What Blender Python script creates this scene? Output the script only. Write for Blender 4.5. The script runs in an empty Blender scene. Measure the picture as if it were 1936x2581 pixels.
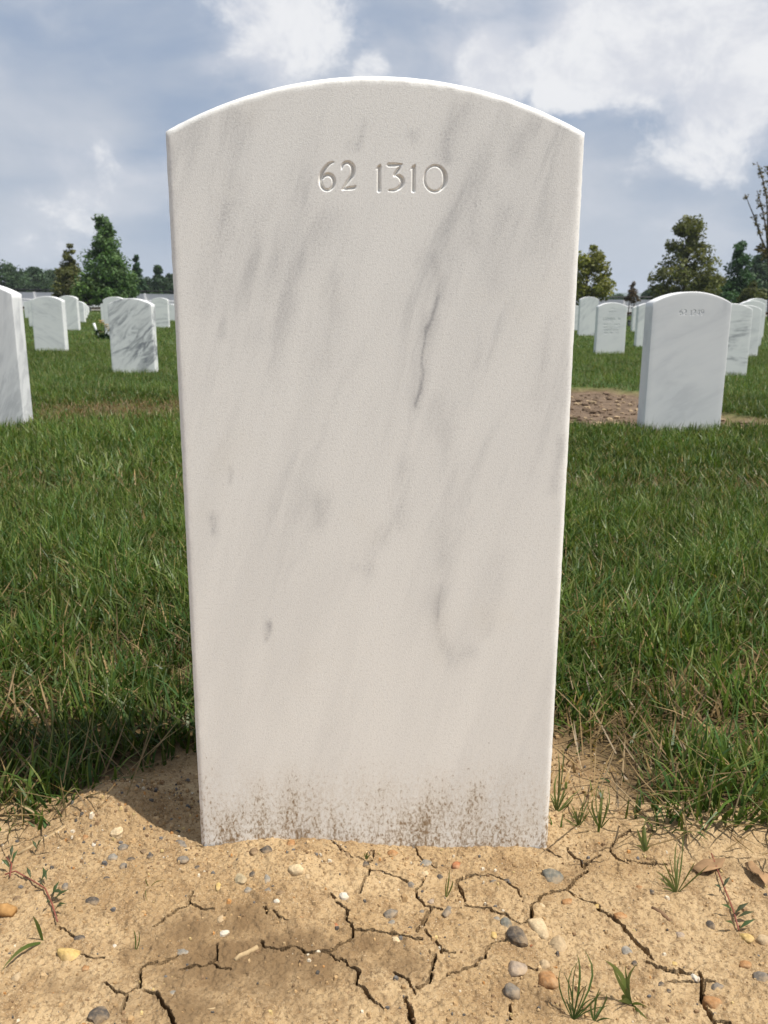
import bpy, bmesh, math, random
import numpy as np
from mathutils import Vector, Matrix

random.seed(7); RNG = np.random.default_rng(11)
scene = bpy.context.scene
COL = scene.collection

# ------------------------------------------------------------------ camera
FPX, CX, CY = 2162.0, 968.0, 1290.5          # focal length and centre in photograph pixels
PITCH, ROLL, CAMZ = math.radians(13.65), math.radians(0.2), 0.51
_f = Vector((0, math.cos(PITCH), -math.sin(PITCH)))
_r0 = Vector((1, 0, 0)); _u0 = Vector((0, math.sin(PITCH), math.cos(PITCH)))
_r = _r0 * math.cos(ROLL) + _u0 * math.sin(ROLL)
_u = _u0 * math.cos(ROLL) - _r0 * math.sin(ROLL)
cam_d = bpy.data.cameras.new('camera'); cam = bpy.data.objects.new('camera', cam_d); COL.objects.link(cam)
cam_d.sensor_fit = 'VERTICAL'; cam_d.sensor_height = 4.8; cam_d.sensor_width = 3.6
cam_d.lens = 4.8 * FPX / 2581.0
cam_d.clip_start = 0.02; cam_d.clip_end = 9000
cam_d.dof.use_dof = True; cam_d.dof.focus_distance = 0.80; cam_d.dof.aperture_fstop = 2.6
M = Matrix((( _r.x, _u.x, -_f.x, 0), (_r.y, _u.y, -_f.y, 0), (_r.z, _u.z, -_f.z, CAMZ), (0, 0, 0, 1)))
cam.matrix_world = M
scene.camera = cam

def ray(px, py):
    return _f + _r * ((px - CX) / FPX) + _u * ((CY - py) / FPX)
def at_y(px, py, Y):
    d = ray(px, py); t = Y / d.y
    return Vector((d.x * t, Y, CAMZ + d.z * t))
def at_z(px, py, z=0.0):
    d = ray(px, py); t = (z - CAMZ) / d.z
    return Vector((d.x * t, d.y * t, z))
def gpt(px, py):                                # pixel -> point on the uneven ground
    z = 0.0
    for _ in range(4):
        p = at_z(px, py, z); z = float(H(np.array([p.x]), np.array([p.y]))[0])
    p.z = z
    return p
DS = 1936.0 / 1659.0                            # display -> photograph pixels
def z4(x, y): return x * .4434, 1600 + y * .4434
def z5(x, y): return 400 + x * .4822, 1900 + y * .4822
def z6(x, y): return 1150 + x * .47378, 1850 + y * .47378
def dd(x, y): return x * DS, y * DS

# ------------------------------------------------------------------ light
SUN_EL, SUN_AZ = math.radians(64), math.radians(110)      # azimuth from +Y (away) towards +X (right)
sd = Vector((math.sin(SUN_AZ) * math.cos(SUN_EL), math.cos(SUN_AZ) * math.cos(SUN_EL), math.sin(SUN_EL)))
sun_d = bpy.data.lights.new('sun', 'SUN'); sun_d.energy = 4.3; sun_d.angle = math.radians(0.53); sun_d.color = (1, .95, .87)
sun = bpy.data.objects.new('sun', sun_d); COL.objects.link(sun)
sun.rotation_euler = sd.to_track_quat('Z', 'Y').to_euler(); sun.location = (3, -2, 8)

scene.view_settings.view_transform = 'Standard'; scene.view_settings.look = 'None'
scene.view_settings.gamma = 1.0; scene.view_settings.exposure = 0.47
scene.view_settings.use_curve_mapping = False
scene.render.film_transparent = False
scene.cycles.max_bounces = 6; scene.cycles.transparent_max_bounces = 8
scene.cycles.use_denoising = True; scene.cycles.denoising_prefilter = 'ACCURATE'

class NT:
    """small helper that writes node trees"""
    def __init__(s, tree): s.t = tree; s.n = tree.nodes; s.l = tree.links
    def new(s, typ, **kw):
        nd = s.n.new(typ)
        for k, v in kw.items(): setattr(nd, k, v)
        return nd
    def put(s, sock, v):
        if v is None: return
        if hasattr(v, 'is_output'): s.l.new(v, sock)
        else: sock.default_value = v
    def math(s, op, a, b=None, c=None, clamp=False):
        nd = s.new('ShaderNodeMath', operation=op, use_clamp=clamp)
        for i, v in enumerate((a, b, c)):
            if v is not None: s.put(nd.inputs[i], v)
        return nd.outputs[0]
    def vmath(s, op, a, b=None, out=0):
        nd = s.new('ShaderNodeVectorMath', operation=op)
        s.put(nd.inputs[0], a)
        if b is not None: s.put(nd.inputs[1], b)
        return nd.outputs['Value'] if op in ('DOT_PRODUCT', 'LENGTH') else nd.outputs[0]
    def ramp(s, x, a, b, lo=0.0, hi=1.0, smooth=True):
        nd = s.new('ShaderNodeMapRange', interpolation_type='SMOOTHSTEP' if smooth else 'LINEAR')
        s.put(nd.inputs[0], x)
        for i, v in zip((1, 2, 3, 4), (a, b, lo, hi)): s.put(nd.inputs[i], v)
        return nd.outputs[0]
    def noise(s, vec, scale, detail=4, rough=.55, dist=0.0, color=False, dims='3D'):
        nd = s.new('ShaderNodeTexNoise', noise_dimensions=dims)
        if vec is not None: s.put(nd.inputs['Vector'], vec)
        nd.inputs['Scale'].default_value = scale; nd.inputs['Detail'].default_value = detail
        nd.inputs['Roughness'].default_value = rough; nd.inputs['Distortion'].default_value = dist
        return nd.outputs['Color' if color else 'Fac']
    def mix(s, f, a, b, mode='MIX'):
        nd = s.new('ShaderNodeMix', data_type='RGBA', blend_type=mode, clamp_factor=True)
        s.put(nd.inputs[0], f); s.put(nd.inputs[6], a); s.put(nd.inputs[7], b)
        return nd.outputs[2]
    def mapping(s, vec, loc=(0,0,0), rot=(0,0,0), scale=(1,1,1)):
        nd = s.new('ShaderNodeMapping'); s.put(nd.inputs[0], vec)
        nd.inputs[1].default_value = loc; nd.inputs[2].default_value = rot; nd.inputs[3].default_value = scale
        return nd.outputs[0]
    def bump(s, h, strength, dist, normal=None):
        nd = s.new('ShaderNodeBump'); nd.inputs['Strength'].default_value = strength
        nd.inputs['Distance'].default_value = dist; s.put(nd.inputs['Height'], h)
        if normal is not None: s.put(nd.inputs['Normal'], normal)
        return nd.outputs[0]
def c4(c): return (c[0], c[1], c[2], 1.0)

# ------------------------------------------------------------------ sky with clouds
world = bpy.data.worlds.new('World'); scene.world = world; world.use_nodes = True
w = NT(world.node_tree); w.n.clear()
sky = w.new('ShaderNodeTexSky', sky_type='NISHITA', sun_disc=False)
sky.sun_elevation = SUN_EL; sky.sun_rotation = SUN_AZ
sky.air_density = 1.2; sky.dust_density = 2.2; sky.ozone_density = 1.6
tc = w.new('ShaderNodeTexCoord').outputs['Generated']
sep = w.new('ShaderNodeSeparateXYZ'); w.l.new(tc, sep.inputs[0])
den = w.math('ADD', w.math('MAXIMUM', sep.outputs[2], 0.0), 0.16)
comb = w.new('ShaderNodeCombineXYZ')
w.l.new(w.math('DIVIDE', sep.outputs[0], den), comb.inputs[0]); w.l.new(w.math('DIVIDE', sep.outputs[1], den), comb.inputs[1])
pl = comb.outputs[0]
# directions of the cumulus heaps the picture shows (pixel, pixel, angular radius, weight)
heaps = [(dd(640, 15), 4.6, .30), (dd(540, -30), 6, .22), (dd(1400, 60), 5.0, .27), (dd(1290, 125), 4.0, .26), (dd(1205, 160), 2.4, .18),
         (dd(1560, 20), 7.0, .22), (dd(1070, 145), 2.3, .34), (dd(803, 150), 1.2, .26), (dd(1560, 290), 3.4, .27),
         (dd(1640, 110), 4.0, .24), (dd(210, 320), 7.5, .08), (dd(1440, 430), 5.0, .12), (dd(120, 430), 7, .06), (dd(1180, 0), 6, .17)]
cov = None
for (p, rad, wt) in heaps:
    d = ray(*p).normalized()
    g = w.ramp(w.vmath('DOT_PRODUCT', w.vmath('NORMALIZE', tc), tuple(d)), math.cos(math.radians(rad * 1.15)), 1.0, 0.0, wt * .82)
    cov = g if cov is None else w.math('ADD', cov, g)
n_big = w.noise(pl, 0.55, 4, .5)
n_mid = w.noise(w.mapping(tc, scale=(1, 1, 1.7)), 5.0, 6, .56, .3)
n_fin = w.noise(w.mapping(tc, scale=(1, 1, 1.25)), 11.0, 8, .64, .25)
strat = w.noise(w.mapping(tc, loc=(3.1, 0, .7), scale=(1, 1, 2.6)), 3.2, 5, .5, .3)
base = w.mix(1.0, sky.outputs[0], (1, 1, 1, 1), 'MULTIPLY')
grey = (5.3, 5.75, 6.6, 1); dark = (3.25, 4.1, 5.6, 1)
veil = w.mix(w.ramp(strat, .34, .62), dark, grey)
veil = w.mix(w.ramp(n_mid, .42, .72, 0, .7), veil, (7.2, 7.3, 7.8, 1))
skyc = w.mix(.90, base, veil)
soft = w.ramp(w.math('ADD', w.math('ADD', w.math('MULTIPLY', n_mid, .75), w.math('MULTIPLY', strat, .25)), w.math('MULTIPLY', cov, .9)), .47, .84, 0, .62)
skyc = w.mix(soft, skyc, (7.4, 7.6, 8.2, 1))
# lighter towards the horizon, as hazy summer air is
hz = w.ramp(sep.outputs[2], 0.0, 0.16, .55, 0.0)
skyc = w.mix(hz, skyc, (5.4, 6.1, 7.0, 1))
edge = w.math('ADD', w.math('MULTIPLY', n_fin, 1.25), w.math('SUBTRACT', w.math('MULTIPLY', n_mid, .95), .60))
far_cov = w.ramp(n_big, .5, .72, 0, .12)
m = w.ramp(w.math('ADD', w.math('ADD', edge, cov), far_cov), .61, .90)
white = w.mix(w.ramp(n_fin, .38, .62), (7.0, 7.2, 7.8, 1), (9.0, 9.05, 9.2, 1))
skyc = w.mix(w.math('MULTIPLY', m, .88), skyc, white)
bg = w.new('ShaderNodeBackground'); bg.inputs[1].default_value = 0.072
w.l.new(skyc, bg.inputs[0])
wo = w.new('ShaderNodeOutputWorld'); w.l.new(bg.outputs[0], wo.inputs[0])

# ------------------------------------------------------------------ helpers
def tag(o, label=None, cat=None, group=None, kind=None):
    if label: o['label'] = label
    if cat: o['category'] = cat
    if group: o['group'] = group
    if kind: o['kind'] = kind
    return o
def mesh_np(name, verts, tris=None, quads=None, cols=None, attrs=None, smooth=False, mat=None):
    me = bpy.data.meshes.new(name)
    verts = np.asarray(verts, np.float32); me.vertices.add(len(verts)); me.vertices.foreach_set('co', verts.ravel())
    idx = []; tot = []
    if tris is not None and len(tris): idx.append(np.asarray(tris, np.int32).ravel()); tot.append(np.full(len(tris), 3, np.int32))
    if quads is not None and len(quads): idx.append(np.asarray(quads, np.int32).ravel()); tot.append(np.full(len(quads), 4, np.int32))
    idx = np.concatenate(idx); tot = np.concatenate(tot)
    me.loops.add(len(idx)); me.loops.foreach_set('vertex_index', idx)
    me.polygons.add(len(tot))
    st = np.concatenate(([0], np.cumsum(tot)[:-1])).astype(np.int32)
    me.polygons.foreach_set('loop_start', st)
    try: me.polygons.foreach_set('loop_total', tot)
    except Exception: pass
    me.update(calc_edges=True)
    if cols is not None:
        a = me.attributes.new('Col', 'FLOAT_COLOR', 'POINT')
        c = np.ones((len(verts), 4), np.float32); c[:, :3] = cols; a.data.foreach_set('color', c.ravel())
    for k, v in (attrs or {}).items():
        a = me.attributes.new(k, 'FLOAT', 'POINT'); a.data.foreach_set('value', np.asarray(v, np.float32))
    me.polygons.foreach_set('use_smooth', np.full(len(tot), smooth, bool))
    if mat: me.materials.append(mat)
    return me
def link(name, me, parent=None, loc=None, rot=None):
    o = bpy.data.objects.new(name, me); COL.objects.link(o)
    if parent: o.parent = parent
    if loc is not None: o.location = loc
    if rot is not None: o.rotation_euler = rot
    return o
def empty(name, loc=(0, 0, 0)):
    o = bpy.data.objects.new(name, None); o.empty_display_size = .05; COL.objects.link(o); o.location = loc
    return o
class MB:
    def __init__(s): s.v = []; s.f = []; s.c = []
    def add(s, v, f, c=None):
        b = len(s.v); s.v += [tuple(x) for x in v]; s.f += [tuple(i + b for i in q) for q in f]
        if c is not None: s.c += [tuple(c)] * len(v)
    def box(s, x0, x1, y0, y1, z0, z1):
        v = [(x0,y0,z0),(x1,y0,z0),(x1,y1,z0),(x0,y1,z0),(x0,y0,z1),(x1,y0,z1),(x1,y1,z1),(x0,y1,z1)]
        s.add(v, [(3,2,1,0),(4,5,6,7),(0,1,5,4),(1,2,6,5),(2,3,7,6),(3,0,4,7)])
    def tube(s, pts, rad, n=8, c=None, cap=True):
        pts = [Vector(p) for p in pts]; rings = []; v = []; f = []
        for i, p in enumerate(pts):
            a = pts[max(i-1, 0)]; b = pts[min(i+1, len(pts)-1)]; d = (b - a).normalized()
            ref = Vector((0, 0, 1)) if abs(d.z) < .9 else Vector((1, 0, 0))
            e1 = d.cross(ref).normalized(); e2 = d.cross(e1)
            r = rad[i] if hasattr(rad, '__len__') else rad
            for k in range(n):
                t = 2 * math.pi * k / n; v.append(p + (e1 * math.cos(t) + e2 * math.sin(t)) * r)
        for i in range(len(pts) - 1):
            for k in range(n):
                f.append((i*n+k, i*n+(k+1) % n, (i+1)*n+(k+1) % n, (i+1)*n+k))
        if cap: f.append(tuple(range(n-1, -1, -1))); f.append(tuple((len(pts)-1)*n + k for k in range(n)))
        s.add(v, f, c)
    def build(s, name, mat, parent=None, smooth=False, loc=None):
        me = bpy.data.meshes.new(name); me.from_pydata(s.v, [], s.f)
        if smooth: me.polygons.foreach_set('use_smooth', [True] * len(me.polygons))
        if s.c:
            a = me.attributes.new('Col', 'FLOAT_COLOR', 'POINT')
            a.data.foreach_set('color', [q for c in s.c for q in (c[0], c[1], c[2], 1)])
        me.materials.append(mat); return link(name, me, parent, loc)

def _hash(ix, iy, seed):
    n = (ix.astype(np.int64) * 374761393 + iy.astype(np.int64) * 668265263 + seed * 1442695041) & 0x7fffffff
    n = ((n ^ (n >> 13)) * 1274126177) & 0x7fffffff
    return ((n ^ (n >> 16)) & 0xffff) / 65535.0
def vnoise(x, y, seed=0):
    ix = np.floor(x); iy = np.floor(y); fx = x - ix; fy = y - iy
    fx = fx * fx * (3 - 2 * fx); fy = fy * fy * (3 - 2 * fy)
    a = _hash(ix, iy, seed); b = _hash(ix + 1, iy, seed); c = _hash(ix, iy + 1, seed); d = _hash(ix + 1, iy + 1, seed)
    return (a * (1 - fx) + b * fx) * (1 - fy) + (c * (1 - fx) + d * fx) * fy
def fbm(x, y, oct=4, seed=0, gain=.5):
    s = 0; a = 1; t = 0
    for k in range(oct):
        s = s + a * vnoise(x * 2 ** k + 17.3 * k, y * 2 ** k - 9.1 * k, seed + k); t += a; a *= gain
    return s / t - .5
def sstep(a, b, x):
    t = np.clip((x - a) / (b - a), 0, 1); return t * t * (3 - 2 * t)
def seg_dist(x, y, ax, ay, bx, by):
    dx, dy = bx - ax, by - ay; L = dx * dx + dy * dy + 1e-12
    t = np.clip(((x - ax) * dx + (y - ay) * dy) / L, 0, 1)
    return np.hypot(x - ax - t * dx, y - ay - t * dy)
def poly_sd(x, y, P):
    """signed distance to polygon, negative inside"""
    d = np.full(x.shape, 1e9); ins = np.zeros(x.shape, bool); n = len(P)
    for i in range(n):
        (ax, ay), (bx, by) = P[i], P[(i + 1) % n]
        d = np.minimum(d, seg_dist(x, y, ax, ay, bx, by))
        c = ((ay > y) != (by > y)) & (x < (bx - ax) * (y - ay) / (by - ay + 1e-12) + ax)
        ins ^= c
    return np.where(ins, -d, d)
def gz(p, q=0): return at_z(*dd(*p), q)
def gauss(x, y, c, sx, sy=None):
    sy = sy or sx
    return np.exp(-((x - c[0]) / sx) ** 2 - ((y - c[1]) / sy) ** 2)

# ------------------------------------------------------------------ the lie of the land
DM = 0.728                                         # distance to the front face of the near stone
BARE = [tuple(gz(p)[:2]) for p in [(-500, 1850), (-200, 1815), (0, 1832), (100, 1798), (190, 1772), (245, 1732), (270, 1700), (335, 1662), (432, 1635), (800, 1600),
        (1185, 1590), (1235, 1630), (1320, 1690), (1345, 1775), (1420, 1868), (1540, 1895), (1659, 1925), (1900, 1950), (2100, 1990), (2100, 2900), (-500, 2900)]]
BARE[-2] = (0.9, 0.05); BARE[-1] = (-0.9, 0.05)
PATCH = [(.45, 4.0), (1.0, 3.74), (1.45, 3.80), (1.76, 3.80), (1.90, 4.1), (1.75, 4.5), (1.85, 5.3), (1.5, 5.85), (.8, 5.9), (.35, 5.0)]
MOUND = gz((255, 1762))[:2]
def H(x, y):
    r = np.hypot(x, y)
    far = sstep(1.2, 3.2, y)
    z = -.022 * far - .0066 * np.clip(x, -14, 14) * sstep(1.5, 6, y) + .0015 * np.clip(y - 10, 0, 60) * 0
    z = z + .05 * fbm(x * .5, y * .5, 3, 5) * sstep(1.2, 5, r)
    near = 1 - sstep(1.0, 1.6, r)
    if near.any():
        z = z + near * (.011 * gauss(x, y, (-.065, .70), .085, .05) + .024 * gauss(x, y, MOUND, .045, .035)
              + .010 * gauss(x, y, (-.32, .80), .12, .06) + .012 * gauss(x, y, (.33, .80), .12, .09)
              - .005 * gauss(x, y, (.17, .715), .03, .03) - .004 * gauss(x, y, (-.16, .71), .03, .03))
        z = z + near * (.008 * fbm(x * 7, y * 7, 3, 21) + .0022 * fbm(x * 45, y * 45, 3, 31))
    z = z - .035 * sstep(-.01, .03, -poly_sd(x, y, PATCH) - .08 * fbm(x * 7, y * 7, 3, 9)) if (y.max() > 3.4 and y.min() < 6.3) else z
    return z

# ------------------------------------------------------------------ materials
def principled(name):
    m = bpy.data.materials.new(name); m.use_nodes = True; t = NT(m.node_tree)
    b = t.n['Principled BSDF']; return m, t, b
def simple(name, col, rough=.8, var=.25, scale=20, spec=.3, bump=0, bscale=60, bdist=.002):
    m, t, b = principled(name)
    oc = t.new('ShaderNodeTexCoord').outputs['Object']
    n = t.noise(oc, scale, 5)
    c = t.mix(t.ramp(n, .3, .7), c4([q * (1 - var) for q in col]), c4([min(1, q * (1 + var)) for q in col]))
    t.put(b.inputs['Base Color'], c); b.inputs['Roughness'].default_value = rough
    b.inputs['Specular IOR Level'].default_value = spec
    if bump: t.put(b.inputs['Normal'], t.bump(t.noise(oc, bscale, 5), bump, bdist))
    return m

def soil_material(turfy):
    m, t, b = principled('turf_soil' if turfy else 'cracked_clay_soil')
    oc = t.new('ShaderNodeTexCoord').outputs['Object']
    n1 = t.noise(oc, 7, 6, .6); n2 = t.noise(oc, 38, 6, .62); n3 = t.noise(oc, 240, 4, .65); n4 = t.noise(oc, 900, 3, .6)
    pale = (.450, .322, .178, 1); tan = (.330, .220, .110, 1); dk = (.215, .130, .060, 1)
    c = t.mix(t.ramp(n1, .36, .64), tan, pale)
    c = t.mix(t.ramp(n2, .46, .70, 0, .75), c, dk)
    c = t.mix(t.ramp(n3, .50, .62, 0, .70), c, (.185, .118, .058, 1))
    c = t.mix(t.ramp(n4, .56, .68, 0, .65), c, (.54, .43, .29, 1))
    c = t.mix(t.ramp(t.noise(t.mapping(oc, loc=(7, 3, 1)), 430, 4, .6), .60, .68, 0, .75), c, (.10, .068, .040, 1))
    damp = t.new('ShaderNodeAttribute', attribute_name='damp').outputs['Fac']
    dm = t.ramp(t.math('ADD', t.math('MULTIPLY', damp, 1.0), t.math('MULTIPLY', t.math('SUBTRACT', t.noise(oc, 26, 6, .65), .5), 1.5)), .28, .92, 0, .85)
    c = t.mix(dm, c, (.158, .100, .050, 1))
    if turfy:
        tf = t.new('ShaderNodeAttribute', attribute_name='turf').outputs['Fac']
        gn = t.noise(oc, 90, 6, .7); g2 = t.noise(oc, 1.3, 5, .6)
        thatch = t.mix(t.ramp(gn, .35, .65), (.050, .034, .017, 1), (.13, .088, .040, 1))
        gr = t.mix(t.ramp(t.noise(oc, 14, 8, .75), .35, .66), (.030, .060, .014, 1), (.072, .118, .030, 1))
        gr = t.mix(t.ramp(g2, .45, .7, 0, .45), gr, (.085, .105, .032, 1))
        fargrass = t.new('ShaderNodeAttribute', attribute_name='fargrass').outputs['Fac']
        tc_ = t.mix(fargrass, thatch, gr)
        pz = t.new('ShaderNodeAttribute', attribute_name='patch').outputs['Fac']
        pc = t.mix(t.ramp(t.noise(oc, 16, 8, .7), .3, .7), (.075, .052, .035, 1), (.20, .142, .095, 1))
        c = t.mix(pz, c, pc)
        c = t.mix(tf, c, tc_)
    t.put(b.inputs['Base Color'], c)
    b.inputs['Roughness'].default_value = .93; b.inputs['Specular IOR Level'].default_value = .18
    h = t.math('ADD', t.math('MULTIPLY', n3, .7), t.math('MULTIPLY', n4, .35))
    nb = t.bump(t.noise(oc, 75, 5, .6), .7, .005)
    t.put(b.inputs['Normal'], t.bump(h, .95, .0024, nb))
    return m
M_SOIL = soil_material(False); M_TURF = soil_material(True)

def leaf_material(name, gloss=.35, trans=.35, rough=.45):
    m = bpy.data.materials.new(name); m.use_nodes = True; t = NT(m.node_tree); t.n.clear()
    a = t.new('ShaderNodeAttribute', attribute_name='Col').outputs['Color']
    d = t.new('ShaderNodeBsdfPrincipled'); t.put(d.inputs['Base Color'], a)
    d.inputs['Roughness'].default_value = rough; d.inputs['Specular IOR Level'].default_value = gloss
    tr = t.new('ShaderNodeBsdfTranslucent'); t.put(tr.inputs[0], t.mix(1, a, (1.25, 1.25, .7, 1), 'MULTIPLY'))
    mx = t.new('ShaderNodeMixShader'); mx.inputs[0].default_value = trans
    t.l.new(d.outputs[0], mx.inputs[1]); t.l.new(tr.outputs[0], mx.inputs[2])
    o = t.new('ShaderNodeOutputMaterial'); t.l.new(mx.outputs[0], o.inputs[0]); return m
M_GRASS = leaf_material('grass_blade', .24, .32, .42)
M_LEAF = leaf_material('tree_leaf', .25, .30, .55)
M_BARK = simple('bark', (.085, .062, .045), .9, .35, 30, .2, .6, 40, .01)

VTILT = -17
def marble_near():
    m, t, b = principled('weathered_marble')
    oc = t.new('ShaderNodeTexCoord').outputs['Object']
    sx_ = t.new('ShaderNodeSeparateXYZ'); t.l.new(oc, sx_.inputs[0]); zsep = sx_.outputs[2]
    vein = t.new('ShaderNodeAttribute', attribute_name='vein').outputs['Fac']
    dirt_h = t.new('ShaderNodeAttribute', attribute_name='low').outputs['Fac']
    vr = t.new('ShaderNodeVectorRotate', rotation_type='Y_AXIS'); t.l.new(oc, vr.inputs['Vector']); vr.inputs['Angle'].default_value = math.radians(VTILT)
    sk = t.mapping(vr.outputs[0], scale=(1, 1, .17))
    s1 = t.noise(sk, 15, 6, .62, .35); s2 = t.noise(sk, 34, 8, .66, .5); gr = t.noise(oc, 1300, 2, .6); g2 = t.noise(oc, 520, 4, .7)
    base = t.mix(t.ramp(s1, .38, .68), (.90, .888, .840, 1), (.825, .815, .775, 1))
    base = t.mix(t.math('MULTIPLY', t.math('MULTIPLY', t.ramp(s2, .51, .66, 0, .52), t.ramp(g2, .36, .60, .45, 1.15)), t.math('MULTIPLY', t.ramp(s1, .40, .62, .15, 1), t.ramp(zsep, .22, .50, .30, 1.1))), base, (.56, .56, .545, 1))
    base = t.mix(t.ramp(g2, .48, .70, 0, .50), base, (.62, .61, .575, 1))
    base = t.mix(t.ramp(gr, .56, .70, 0, .75), base, (.93, .92, .90, 1))
    vm = t.math('MULTIPLY', vein, t.ramp(t.math('ADD', t.math('MULTIPLY', s2, .6), t.math('MULTIPLY', g2, .4)), .36, .62, .12, 1.3))
    base = t.mix(vm, base, (.235, .235, .25, 1))
    base = t.mix(t.ramp(t.noise(oc, 11, 4, .5), .55, .8, 0, .25), base, (.78, .73, .62, 1))
    # soil splashed up the foot of the stone: short streaks, thinning out with height
    st = t.noise(t.mapping(oc, scale=(1, 1, .62)), 330, 7, .74, .4); sb = t.noise(t.mapping(oc, scale=(1, 1, .3)), 34, 6, .66)
    lev = t.math('ADD', t.math('MULTIPLY', dirt_h, .272), t.math('MULTIPLY', t.math('SUBTRACT', sb, .5), .42))
    lev = t.math('MULTIPLY', lev, t.ramp(dirt_h, .02, .35))
    spl = t.ramp(t.math('ADD', st, lev), .735, .93, 0, .92)
    film = t.math('MULTIPLY', t.ramp(dirt_h, .35, 1.1, 0, .75), t.ramp(t.math('ADD', t.math('MULTIPLY', st, .6), t.math('MULTIPLY', sb, .4)), .40, .62))
    base = t.mix(film, base, (.50, .39, .25, 1))
    base = t.mix(spl, base, t.mix(t.noise(oc, 600, 3, .6), (.15, .085, .036, 1), (.33, .22, .115, 1)))
    fleck = t.math('MULTIPLY', t.ramp(t.noise(t.mapping(oc, loc=(4, 2, 1), scale=(1, 1, .7)), 330, 3, .6), .70, .75), t.ramp(dirt_h, .0, .4))
    base = t.mix(t.math('MULTIPLY', fleck, .8), base, (.16, .11, .07, 1))
    t.put(b.inputs['Base Color'], base)
    t.put(b.inputs['Roughness'], t.ramp(gr, .35, .7, .62, .36)); b.inputs['Specular IOR Level'].default_value = .5
    b.inputs['Subsurface Weight'].default_value = .0
    t.put(b.inputs['Normal'], t.bump(t.math('ADD', t.math('MULTIPLY', gr, .8), t.math('MULTIPLY', g2, .7)), .30, .0007))
    return m
def marble_far():
    m, t, b = principled('white_marble')
    oc = t.new('ShaderNodeTexCoord').outputs['Object']
    oi = t.new('ShaderNodeObjectInfo')
    off = t.vmath('ADD', oc, t.vmath('MULTIPLY', t.new('ShaderNodeCombineXYZ').outputs[0], (1, 1, 1)))
    cb = t.new('ShaderNodeCombineXYZ'); t.l.new(t.math('MULTIPLY', oi.outputs['Random'], 37.0), cb.inputs[0]); t.l.new(t.math('MULTIPLY', oi.outputs['Random'], 91.0), cb.inputs[2])
    off = t.vmath('ADD', oc, cb.outputs[0])
    amt = t.new('ShaderNodeAttribute', attribute_name='veining', attribute_type='OBJECT').outputs['Fac']
    til = t.new('ShaderNodeAttribute', attribute_name='vein_tilt', attribute_type='OBJECT').outputs['Fac']
    rt = t.new('ShaderNodeVectorRotate', rotation_type='Y_AXIS'); t.l.new(off, rt.inputs['Vector']); t.l.new(til, rt.inputs['Angle'])
    sk = t.mapping(rt.outputs[0], scale=(.45, 1, 1.5))
    s1 = t.noise(sk, 8, 8, .66, .8); s2 = t.noise(sk, 5, 5, .55, .8)
    v = t.ramp(t.math('ABSOLUTE', t.math('SUBTRACT', s1, .5)), .0, .11, .85, 0)
    v = t.math('MULTIPLY', v, t.ramp(s2, .44, .66))
    base = t.mix(t.ramp(s2, .35, .7, 0, .55), (.76, .765, .76, 1), (.66, .675, .69, 1))
    base = t.mix(t.math('MULTIPLY', v, amt), base, (.20, .21, .235, 1))
    base = t.mix(t.ramp(s1, .5, .75, 0, .35), base, (.60, .61, .62, 1))
    t.put(b.inputs['Base Color'], base); b.inputs['Roughness'].default_value = .6
    t.put(b.inputs['Normal'], t.bump(t.noise(oc, 300, 3, .6), .15, .001))
    return m
M_MARBLE = marble_near(); M_MARBLE_FAR = marble_far()

# ------------------------------------------------------------------ ground sheet and bare soil
def attrs_for(x, y):
    turf = sstep(-.02, .05, poly_sd(x, y, BARE) + .06 * fbm(x * 22, y * 22, 3, 77))
    pt = sstep(.015, -.015, poly_sd(x, y, PATCH) + .08 * fbm(x * 7, y * 7, 3, 9))
    fg = sstep(1.6, 5.0, y) * (1 - np.clip(.75 * np.maximum(gauss(x, y, (-1.32, 4.3), .55, .45), .9 * gauss(x, y, (-.75, 4.45), .42, .32)), 0, 1))
    damp = np.zeros_like(x)
    for (p, sx, sy, wt) in [((470, 2000), .085, .035, .85), ((560, 2080), .12, .055, 1.0), ((400, 2150), .08, .05, .8), ((780, 2050), .05, .025, .6), ((850, 2090), .05, .03, .7),
                            ((700, 2150), .07, .03, .6), ((1190, 2160), .04, .03, .6), ((150, 2140), .07, .05, .4), ((60, 1900), .05, .04, .35),
                            ((1560, 1890), .06, .02, .6), ((330, 1860), .03, .02, .25)]:
        c = gz(p); damp = np.maximum(damp, wt * gauss(x, y, c, sx, sy))
    return dict(turf=turf * (1 - pt), patch=pt, fargrass=fg, damp=damp)
def grid_mesh(name, xs, ys, zfun, mat, attrs):
    X, Y = np.meshgrid(xs, ys); x = X.ravel(); y = Y.ravel(); z = zfun(x, y)
    nx, ny = len(xs), len(ys)
    i = np.arange(nx * ny).reshape(ny, nx)
    q = np.stack([i[:-1, :-1], i[:-1, 1:], i[1:, 1:], i[1:, :-1]], -1).reshape(-1, 4)
    return mesh_np(name, np.stack([x, y, z], 1), quads=q, attrs=attrs(x, y), smooth=True, mat=mat)

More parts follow.
